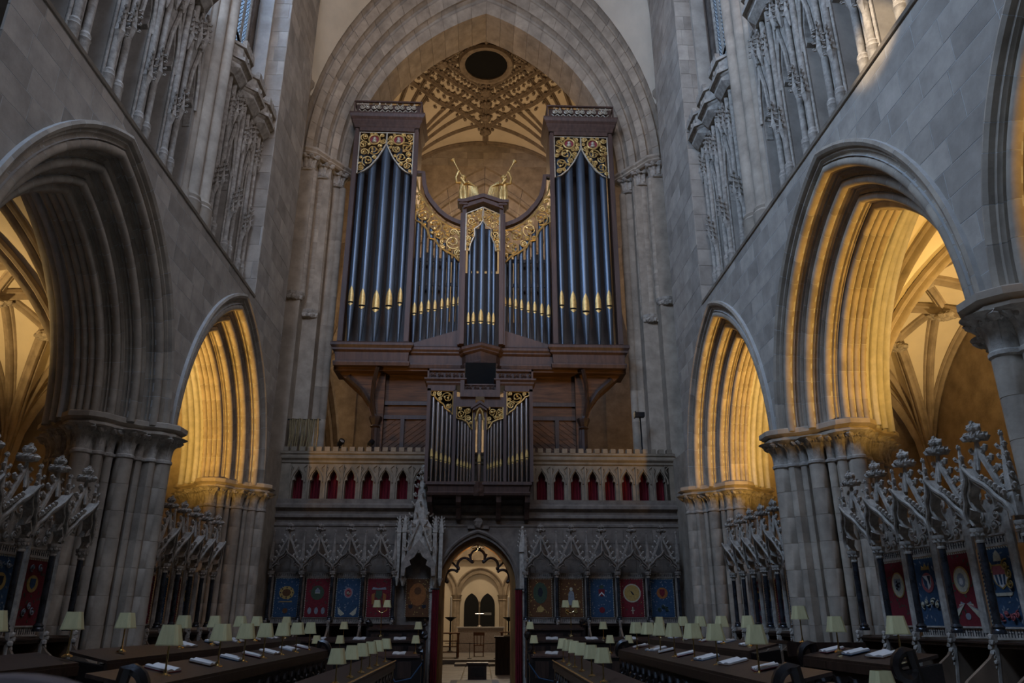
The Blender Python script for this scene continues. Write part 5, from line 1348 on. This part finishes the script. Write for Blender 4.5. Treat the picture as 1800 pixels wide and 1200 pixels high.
# tall spired canopy left of the doorway
t = thing('spired_canopy', 'tall crocketed stone canopy with spire beside the doorway, rising past the gallery', 'canopy', (-1.60, 21.35, 0))
tapestry(T(-1.62, 21.42, 0), .66, 1.76, 2.76, T_BROWN, 'golden', 'brown and orange tapestry under the tall spired canopy', .25)
for x, y in ((-.42, 0), (.42, 0), (-.42, .3), (.42, .3), (-.58, .1), (.58, .1)):
    b = MB(); b.box(x - .05, x + .05, y - .05, y + .05, 2.75, 4.0); b.rings([[(x + a*q, y + c*q, z) for a, c in ((-1,-1),(1,-1),(1,1),(-1,1))] for q, z in ((.065, 3.95), (.065, 4.0), (.01, 4.42))]); b.lathe([(.02, 2.55), (.08, 2.75)], 6, (x, y, 0)); p = obj('pinnacle', b, CARVED, t)
    for k in range(4):
        for a in (0, pi): link('crocket', CROCKET, p, T(x + cos(a)*.045*(1 - k*.2), y, 4.04 + .09*k) @ R(a, 'Z') @ S(.055, .055, .055))
b = MB(); hf = [(-.36, 2.8), (-.34, 3.0), (-.2, 3.08), (-.24, 3.2), (-.1, 3.3), (0, 3.48)]; ho = [(-.46, 2.8), (-.46, 3.1), (-.38, 3.25), (-.3, 3.4), (-.16, 3.55), (0, 3.75)]
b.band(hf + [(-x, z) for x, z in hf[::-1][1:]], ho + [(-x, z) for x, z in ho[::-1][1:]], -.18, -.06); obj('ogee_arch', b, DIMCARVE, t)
b = MB(); b.rings([[(q*cos(k*pi/4 + pi/8), .12 + q*.8*sin(k*pi/4 + pi/8), z) for k in range(8)] for q, z in ((.36, 3.4), (.34, 4.1), (.22, 4.3), (.18, 4.75), (.13, 4.85), (.10, 5.2), (.02, 5.6))]); sp = obj('spire', b, CARVED, t)
for q, z in ((.36, 3.9), (.35, 4.15), (.25, 4.4), (.21, 4.7), (.16, 4.95), (.12, 5.2), (.07, 5.42)):
    for k in range(6): 
        a = k*pi/3 + z; link('crocket', CROCKET, sp, T(q*cos(a), .12 + .8*q*sin(a), z) @ R(a, 'Z') @ S(.085, .085, .085))
for s in (-1, 1):
    b = MB(); b.tube([(s*.34, -.16, 3.45), (s*.15, -.18, 3.9), (0, -.18, 4.3)], .028, 6); g = obj('gable', b, CARVED, t)
    for k in range(5): link('crocket', CROCKET, g, T(s*(.34 - .066*k), -.17, 3.5 + .15*k) @ R(0 if s > 0 else pi, 'Z') @ S(.07, .07, .07))
b = MB(); 
for k in range(7): b.lump((.06*cos(k), .12 + .06*sin(k), 5.55 + .02*k), .06, 1, 6, 4)
b.lump((0, .12, 5.78), .06, 1.5, 6, 4); obj('finial', b, CARVED, t)
# slim buttress with pinnacle right of the doorway
for x, nm in ((1.24, 'slim stone buttress with crocketed pinnacle at the right of the doorway'), (-1.2, 'slim stone buttress with crocketed pinnacle at the left of the doorway')):
    t = thing('door_buttress', nm, 'buttress', (x, 21.62, 0), 0, 'door buttresses')
    b = MB(); b.box(-.08, .08, -.08, .15, 0, 3.5); b.box(-.11, .11, -.11, .15, 2.4, 2.48); obj('shaft', b, CARVED, t)
    b = MB(); b.rings([[(a*q, c*q - .02, z) for a, c in ((-1,-1),(1,-1),(1,1),(-1,1))] for q, z in ((.10, 3.45), (.10, 3.55), (.015, 4.1))]); b.lump((0, -.02, 4.1), .05, 1.2, 6, 4); p = obj('pinnacle', b, CARVED, t)
    for k in range(5):
        for a in (0, pi): link('crocket', CROCKET, p, T(cos(a)*.08*(1 - k*.18), -.04, 3.58 + .1*k) @ R(a, 'Z') @ S(.06, .06, .06))
# ================================================================ CHOIR DESKS
def desk(sx, x, y0, y1, ztop, name, label, depth=.42, rails=False, scroll=True):
    t = thing('choir_desk', label, 'desk', (sx*x, (y0 + y1)/2, 0), 0, 'choir desks'); L = (y1 - y0)/2
    b = MB(); b.prism([(-sx*.02 - .0, ztop - .03), (sx*depth, ztop + .07), (sx*depth, ztop + .10), (-sx*.02, ztop)], -L, L, 'y'); obj('sloping_top', b, OAK, t)
    b = MB(); b.box(*sorted((0, sx*.05)), -L, L, .0, ztop - .03); obj('front', b, BLACKOAK, t)
    b = MB(); b.box(*sorted((-sx*.03, sx*.02)), -L, L, ztop - .12, ztop - .03); obj('front_rail', b, OAK, t)
    for k in range(int(2*L/.42)):
        y = -L + .21 + k*.42; m = MB(); m.band([(y + .11*cos(a), ztop - .36 + .15*sin(a)) for a in [2*pi*i/12 for i in range(12)]], [(y + .16*cos(a), ztop - .36 + .20*sin(a)) for a in [2*pi*i/12 for i in range(12)]], -sx*.02, sx*.01, 'x', closed=True)
        m.lump((-sx*.01, y, ztop - .36), .05, 1.6, 6, 4); obj('carved_panel', m, BLACKOAK, t)
    for e in (-1, 1):
        b = MB(); pr = [(0, 0), (sx*depth, 0), (sx*depth, ztop + .02), (0, ztop - .05)]; b.prism(pr, e*L - .04, e*L + .04); obj('end_panel', b, BLACKOAK, t)
        if scroll:
            b = MB(); q = []
            for i in range(18):
                a = 5.2*i/17; r = .17*(1 - .75*i/17); q.append((sx*.1 + sx*r*cos(a + 1.4), e*(L + .02), ztop - .03 + r*sin(a + 1.4)))
            b.tube([(sx*.25, e*(L + .02), .1), (sx*.08, e*(L + .02), ztop*.45), (sx*.2, e*(L + .02), ztop - .25)] + q, .05, 6); obj('scrolled_end', b, BLACKOAK, t, 40)
    if rails:
        for k, (dx, dz) in enumerate(((-.03, .02), (.0, -.05))):
            b = MB(); b.tube([(sx*dx, -L, ztop + dz), (sx*dx, L, ztop + dz)], .013, 6); obj('brass_rail', b, BRASS, t, 40)
    # bench behind
    b = MB(); b.box(*sorted((sx*(depth + .25), sx*(depth + .6))), -L, L, ztop - .55, ztop - .50); b.box(*sorted((sx*(depth + .28), sx*(depth + .33))), -L, L, 0, ztop - .55); obj('bench', b, BLACKOAK, t)
    return t
for sx, sd in ((-1, 'left'), (1, 'right')):
    desk(sx, 1.52, 8.2, 15.5, .95, 'front', 'low front choir desk with two polished brass rails on the %s' % sd, .40, True, False)
    desk(sx, 2.55, 6.6, 14.2, 1.20, 'middle', 'long middle choir desk with scrolled ends on the %s' % sd, .45)
    desk(sx, 3.95, 11.4 if sx > 0 else 9.0, 18.3, 1.28, 'back', 'back choir desk below the canopied stalls on the %s' % sd, .42, False, False)
desk(1, 4.15, 7.75, 10.0, 1.28, 'near', 'near stretch of back choir desk strewn with books on the right', .42, False, True)
desk(-1, 4.05, 6.4, 8.6, 1.28, 'near', 'near stretch of back choir desk at the left edge', .42, False, False)
# raised reading desk on the right
t = thing('reading_desk', 'raised oak reading desk sloping in front of the big right pier', 'desk', (4.62, 10.75, 0), 0)
b = MB(); b.prism([(-.5, 1.40), (.5, 1.28), (.5, 1.32), (-.5, 1.44)], -.35, .35); obj('sloping_top', b, OAK, t)
b = MB(); b.box(-.35, .35, -.25, .25, 0, 1.3); obj('body', b, BLACKOAK, t)
b = MB(); b.box(-.52, .52, -.37, -.34, 1.25, 1.42); obj('lip', b, OAK, t)
# return desks before the screen
for sx, sd in ((-1, 'left'), (1, 'right')):
    for y, z0, x0, x1, nm in ((20.7, 1.5, 1.35, 2.75, 'raised'), (20.2, 1.22, 1.3, 4.9, 'upper'), (19.2, .92, 1.3, 4.6, 'lower')):
        t = thing('return_desk', '%s dark return desk facing us before the screen, %s of the doorway' % (nm, sd), 'desk', (sx*(x0 + x1)/2, y, 0), 0, 'return desks'); L = (x1 - x0)/2
        b = MB(); b.prism([(-.22, z0 - .06), (.2, z0 + .04), (.2, z0 + .07), (-.22, z0 - .02)], -L, L, 'x'); obj('sloping_top', b, CASE if nm == 'lower' else OAK, t)
        b = MB(); b.box(-L, L, -.18, -.12, 0, z0 - .06); obj('front', b, BLACKOAK, t)
        for k in range(int(2*L/.45)):
            b = MB(); xx = -L + .25 + k*.45; b.box(xx - .16, xx + .16, -.2, -.18, z0 - .5, z0 - .14); obj('front_panel', b, OAK, t)
        for e in (-1, 1):
            b = MB(); b.box(e*L - .04, e*L + .04, -.2, .2, 0, z0); b.lump((e*L, 0, z0 + .1), .09, 1.3, 7, 5); obj('bench_end', b, BLACKOAK, t)
    # low rope
    t = thing('rope_stanchions', 'slack dark blue rope between two short posts before the %s return desks' % sd, 'barrier', (sx*1.65, 18.6, 0))
    b = MB(); b.tube([(-sx*.45, 0, .78), (-sx*.2, 0, .45), (sx*.15, 0, .38), (sx*.45, 0, .78)], .018, 6); obj('rope', b, T_BLUE, t)
    for e in (-.45, .45):
        b = MB(); b.lathe([(.13, 0), (.12, .02), (.02, .04), (.02, .78), (.035, .82), (.01, .86)], 8, (e, 0, 0)); obj('post', b, IRON, t, 40)

# ================================================================ DESK LAMPS
def lamp_parts(h):
    P = []
    def oct_(w, z): q = w*.30; return [(-w, -w + q, z), (-w + q, -w, z), (w - q, -w, z), (w, -w + q, z), (w, w - q, z), (w - q, w, z), (-w + q, w, z), (-w, w - q, z)]
    b = MB(); b.rings([oct_(.100, h), oct_(.068, h + .175)], cap=False); sh = b.mesh('lamp_shade', SHADE)
    b = MB(); b.rings([oct_(.102, h), oct_(.102, h + .010)], cap=False); tr = b.mesh('shade_trim', SHADE)
    b = MB(); b.lathe([(.055, 0), (.05, .015), (.018, .03), (.012, .06), (.009, .07), (.009, h + .12)], 8); st = b.mesh('stem', BRASS, 40)
    return sh, tr, st
LMP = {h: lamp_parts(h) for h in (.22, .26, .30, .42)}
def lamp(x, y, zbase, h, label, group, rz=0):
    t = thing('desk_lamp', label, 'lamp', (x, y, zbase), rz, group); sh, tr, st = LMP[h]
    s = link('lamp_shade', sh, t); link('shade_trim', tr, s); link('stem', st, t); return t
CXm, SPX = .12, 1407.0
def Yof(px, X): return (X - CXm)*SPX/(px - 846)
def row(pxs, X, zb, h, grp, fmt):
    for i, p in enumerate(pxs): lamp(X, Yof(p, X), zb, h, fmt % ORD[i], grp, random.uniform(-.25, .25))
row((989, 999, 1009, 1021, 1038, 1058), 1.62, .98, .22, 'lamps on the front right desk', '%s cream shaded lamp from the doorway on the front right desk')
row((682, 668, 656, 642, 624, 600), -1.60, .98, .22, 'lamps on the front left desk', '%s cream shaded lamp from the doorway on the front left desk')
row((1119, 1140, 1160, 1185, 1219, 1259, 1331), 2.72, 1.22, .26, 'lamps on the middle right desk', '%s cream shaded lamp from the screen on the middle right desk')
row((550, 528, 504, 474, 441, 399, 313), -2.70, 1.22, .26, 'lamps on the middle left desk', '%s cream shaded lamp from the screen on the middle left desk')
row((1161, 1203, 1234, 1272, 1319), 4.12, 1.32, .26, 'lamps on the back right desk', '%s cream shaded lamp from the screen on the back right desk')
row((508, 457, 429, 385, 332), -4.12, 1.32, .26, 'lamps on the back left desk', '%s cream shaded lamp from the screen on the back left desk')
row((1477, 1588), 4.3, 1.34, .22, 'lamps on the near right desk', '%s cream shaded lamp from the big pier on the near right desk')
row((234, 145, 12), -4.12, 1.34, .26, 'lamps at the near left', '%s cream shaded lamp counted from the big left pier outwards')
lamp(4.5, 10.85, 1.40, .30, 'cream shaded lamp standing highest, on the raised reading desk at right', None)
lamp(3.5, 6.8, .86, .26, 'large cream lampshade cut by the bottom edge at right', None)
t = thing('low_stand', 'small dark stand carrying the lamp at the bottom edge right', 'stand', (3.5, 6.8, 0))
b = MB(); b.box(-.2, .2, -.15, .15, .8, .86); obj('top', b, BLACKOAK, t)
b = MB(); b.lathe([(.15, 0), (.04, .05), (.04, .8)], 8); obj('leg', b, BLACKOAK, t)
for x, y, z, lb in ((-1.45, 20.2, 1.25, 'back lamp just left of the doorway'), (-1.42, 19.2, .95, 'front lamp just left of the doorway'), (1.35, 20.2, 1.25, 'back lamp just right of the doorway'), (1.38, 19.2, .95, 'front lamp just right of the doorway'),
                   (-3.75, 19.2, .95, 'front lamp at the outer end of the left return desks'), (3.65, 19.2, .95, 'front lamp at the outer end of the right return desks'),
                   (-3.3, 20.2, 1.25, 'back lamp at the middle of the left return desks'), (-3.2, 19.2, .95, 'front lamp at the middle of the left return desks'), (3.2, 20.2, 1.25, 'back lamp at the middle of the right return desks'), (3.2, 19.2, .95, 'front lamp at the middle of the right return desks')):
    lamp(x, y, z, .22, 'cream shaded ' + lb, 'lamps on the return desks')
for sx, sd in ((-1, 'left'), (1, 'right')):
    t = thing('twin_lamp', 'pair of cream shades on one branched brass stand %s of the doorway' % sd, 'lamp', (sx*2.42, 20.5, 1.3))
    b = MB(); b.lathe([(.08, 0), (.06, .03), (.014, .06), (.014, .62)], 8); b.tube([(-.13, 0, .72), (-.12, 0, .62), (0, 0, .55), (.12, 0, .62), (.13, 0, .72)], .010, 6); obj('stem', b, BRASS, t, 40)
    for s in (-1, 1): link('lamp_shade', LMP[.22][0], t, T(s*.13, 0, .47))
# ================================================================ BOOKS, PAPERS, CUSHIONS
def book(x, y, z, rz, tilt, label, kind=0, grp='open books on the desks'):
    t = thing('open_book', label, 'book', M=T(x, y, z) @ R(rz, 'Z') @ R(tilt, 'X'), group=grp)
    for s in (-1, 1):
        b = MB(); n = 5; b.rings([[(s*.15*k/n, yy, .008 + .018*sin(pi*k/n*.8)) for k in range(n + 1)] + [(s*.15, yy, 0), (0, yy, 0)] for yy in (-.11, .11)]); obj('page_block', b, PAPER, t)
    b = MB(); b.box(-.155, .155, -.115, .115, -.006, .001); obj('cover', b, (T_RED, T_BLUE, T_BROWN)[kind % 3], t)
rng = random.Random(12)
for sx, sd in ((-1, 'left'), (1, 'right')):
    for i in range(7):
        y = 13.5 - i*.95; book(sx*2.82, y + rng.uniform(-.15, .15), 1.272, -sx*pi/2 + rng.uniform(-.3, .3), .22, '%s open book from the screen on the middle %s desk' % (ORD[i], sd), i)
    for i in range(5):
        y = (16.8 - i*1.2) if sx < 0 else (16.8 - i*1.15); book(sx*4.2, y, 1.352, -sx*pi/2 + rng.uniform(-.3, .3), .22, '%s open book from the screen on the back %s desk' % (ORD[i], sd), i + 1)
    for i in range(3):
        x = 1.9 + i*1.0; book(sx*x, 20.22, 1.245, rng.uniform(-.2, .2), .22, '%s open book from the doorway on the upper %s return desk' % (ORD[i], sd), i); book(sx*(x - .1), 19.22, .945, rng.uniform(-.2, .2), .22, '%s open book from the doorway on the lower %s return desk' % (ORD[i], sd), i + 2)
for i in range(3): book(4.38, 9.7 - .62*i, 1.352, -pi/2 + rng.uniform(-.4, .4), .22, '%s open book from the big pier on the near right desk' % ORD[i], i)
for x, y, sd in ((3.6, 9.2, 'right'), (-3.65, 9.0, 'left')):
    b = MB(); rr = []
    for q, z in ((.7, 0), (1, .04), (1, .10), (.75, .14)): rr.append([(.28*q*max(-1, min(1, 1.25*cos(a))), .2*q*max(-1, min(1, 1.25*sin(a))), z) for a in [2*pi*k/20 for k in range(20)]])
    b.rings(rr); t = obj('kneeler_cushion', b, VELVET, None, 50); t.location = (x, y, .74); tag(t, 'plum velvet cushion behind the middle %s desk' % sd, 'cushion')
# blurred brown shape close to the viewer, likely a head, built as bench end
pr = [(-.80, .5)] + [(-.62 - .17*cos(pi*k/14), 1.535 + .085*sin(pi*k/14)**.8) for k in range(15)] + [(-.44, .5)]
b = MB(); b.prism(pr, 1.28, 1.36); o = tag(obj('bench_end', b, mat('dull_brown_wood', (.10, .06, .045), .2, 3, .7, .05)), 'rounded dark brown shape built as a bench end, blurred, in the bottom left corner', 'bench end')
bv = o.modifiers.new('soft', 'BEVEL'); bv.width = .025; bv.segments = 3
# ================================================================ WARM FLOODLIGHTS OF THE AISLES
def flood(x, y, z, target, power, label, angle=120):
    t = thing('aisle_floodlight', label, 'floodlight', (x, y, 0), 0, 'aisle floodlights')
    b = MB(); b.lathe([(.16, 0), (.16, .02), (.02, .04), (.02, z - .1)], 8); obj('stand', b, IRON, t)
    b = MB(); b.box(-.15, .15, -.06, .06, -.1, .1); d = (Vector(target) - Vector((x, y, z))).normalized(); q = d.to_track_quat('Y', 'Z').to_matrix().to_4x4(); b.xf(T(0, 0, z) @ q); obj('lamp_head', b, IRON, t)
    p = Vector((x, y, z)) + d*.16; spot('aisle_flood_beam', p, target, power, WARM if 'aisle below' not in label else (1, .66, .27), angle, .7, .12)
flood(7.0, 14.9, 3.9, (6.65, 18.0, 7.3), 950, 'black floodlight behind the far row of stalls on the right', 94)
flood(-7.0, 14.9, 3.9, (-6.65, 18.0, 7.3), 900, 'black floodlight behind the far row of stalls on the left', 94)
flood(7.5, 8.8, 3.9, (6.8, 11.8, 7.1), 850, 'black floodlight behind the near row of stalls on the right', 86)
flood(7.2, 2.6, 3.9, (6.6, 5.6, 7.5), 600, 'black floodlight under the nearest arch on the right', 86)
flood(-11.7, 11.8, 2.5, (-10.0, 15.0, 8.4), 1900, 'black floodlight in the left aisle below the lit vault', 78)
flood(11.7, 11.8, 2.5, (10.0, 15.0, 8.4), 1700, 'black floodlight in the right aisle below the lit vault', 84)
point('crossing_lamp', (0, 31, 20.5), 420, (1, .66, .36), .6)
for q in (-1, 1): point('transept_fill_light', (q*7.8, 27.5, 13), 260, (1, .74, .46), .5)  # added lights with no visible lamp, to brighten the gaps beside the organ
point('nave_lamp', (0, 44, 13), 1500, (1, .80, .55), .8)
point('altar_lamp', (0, 39, 6.5), 260, (1, .84, .66), .3)
cd.dof.use_dof = True; cd.dof.focus_distance = 16; cd.dof.aperture_fstop = 4.0
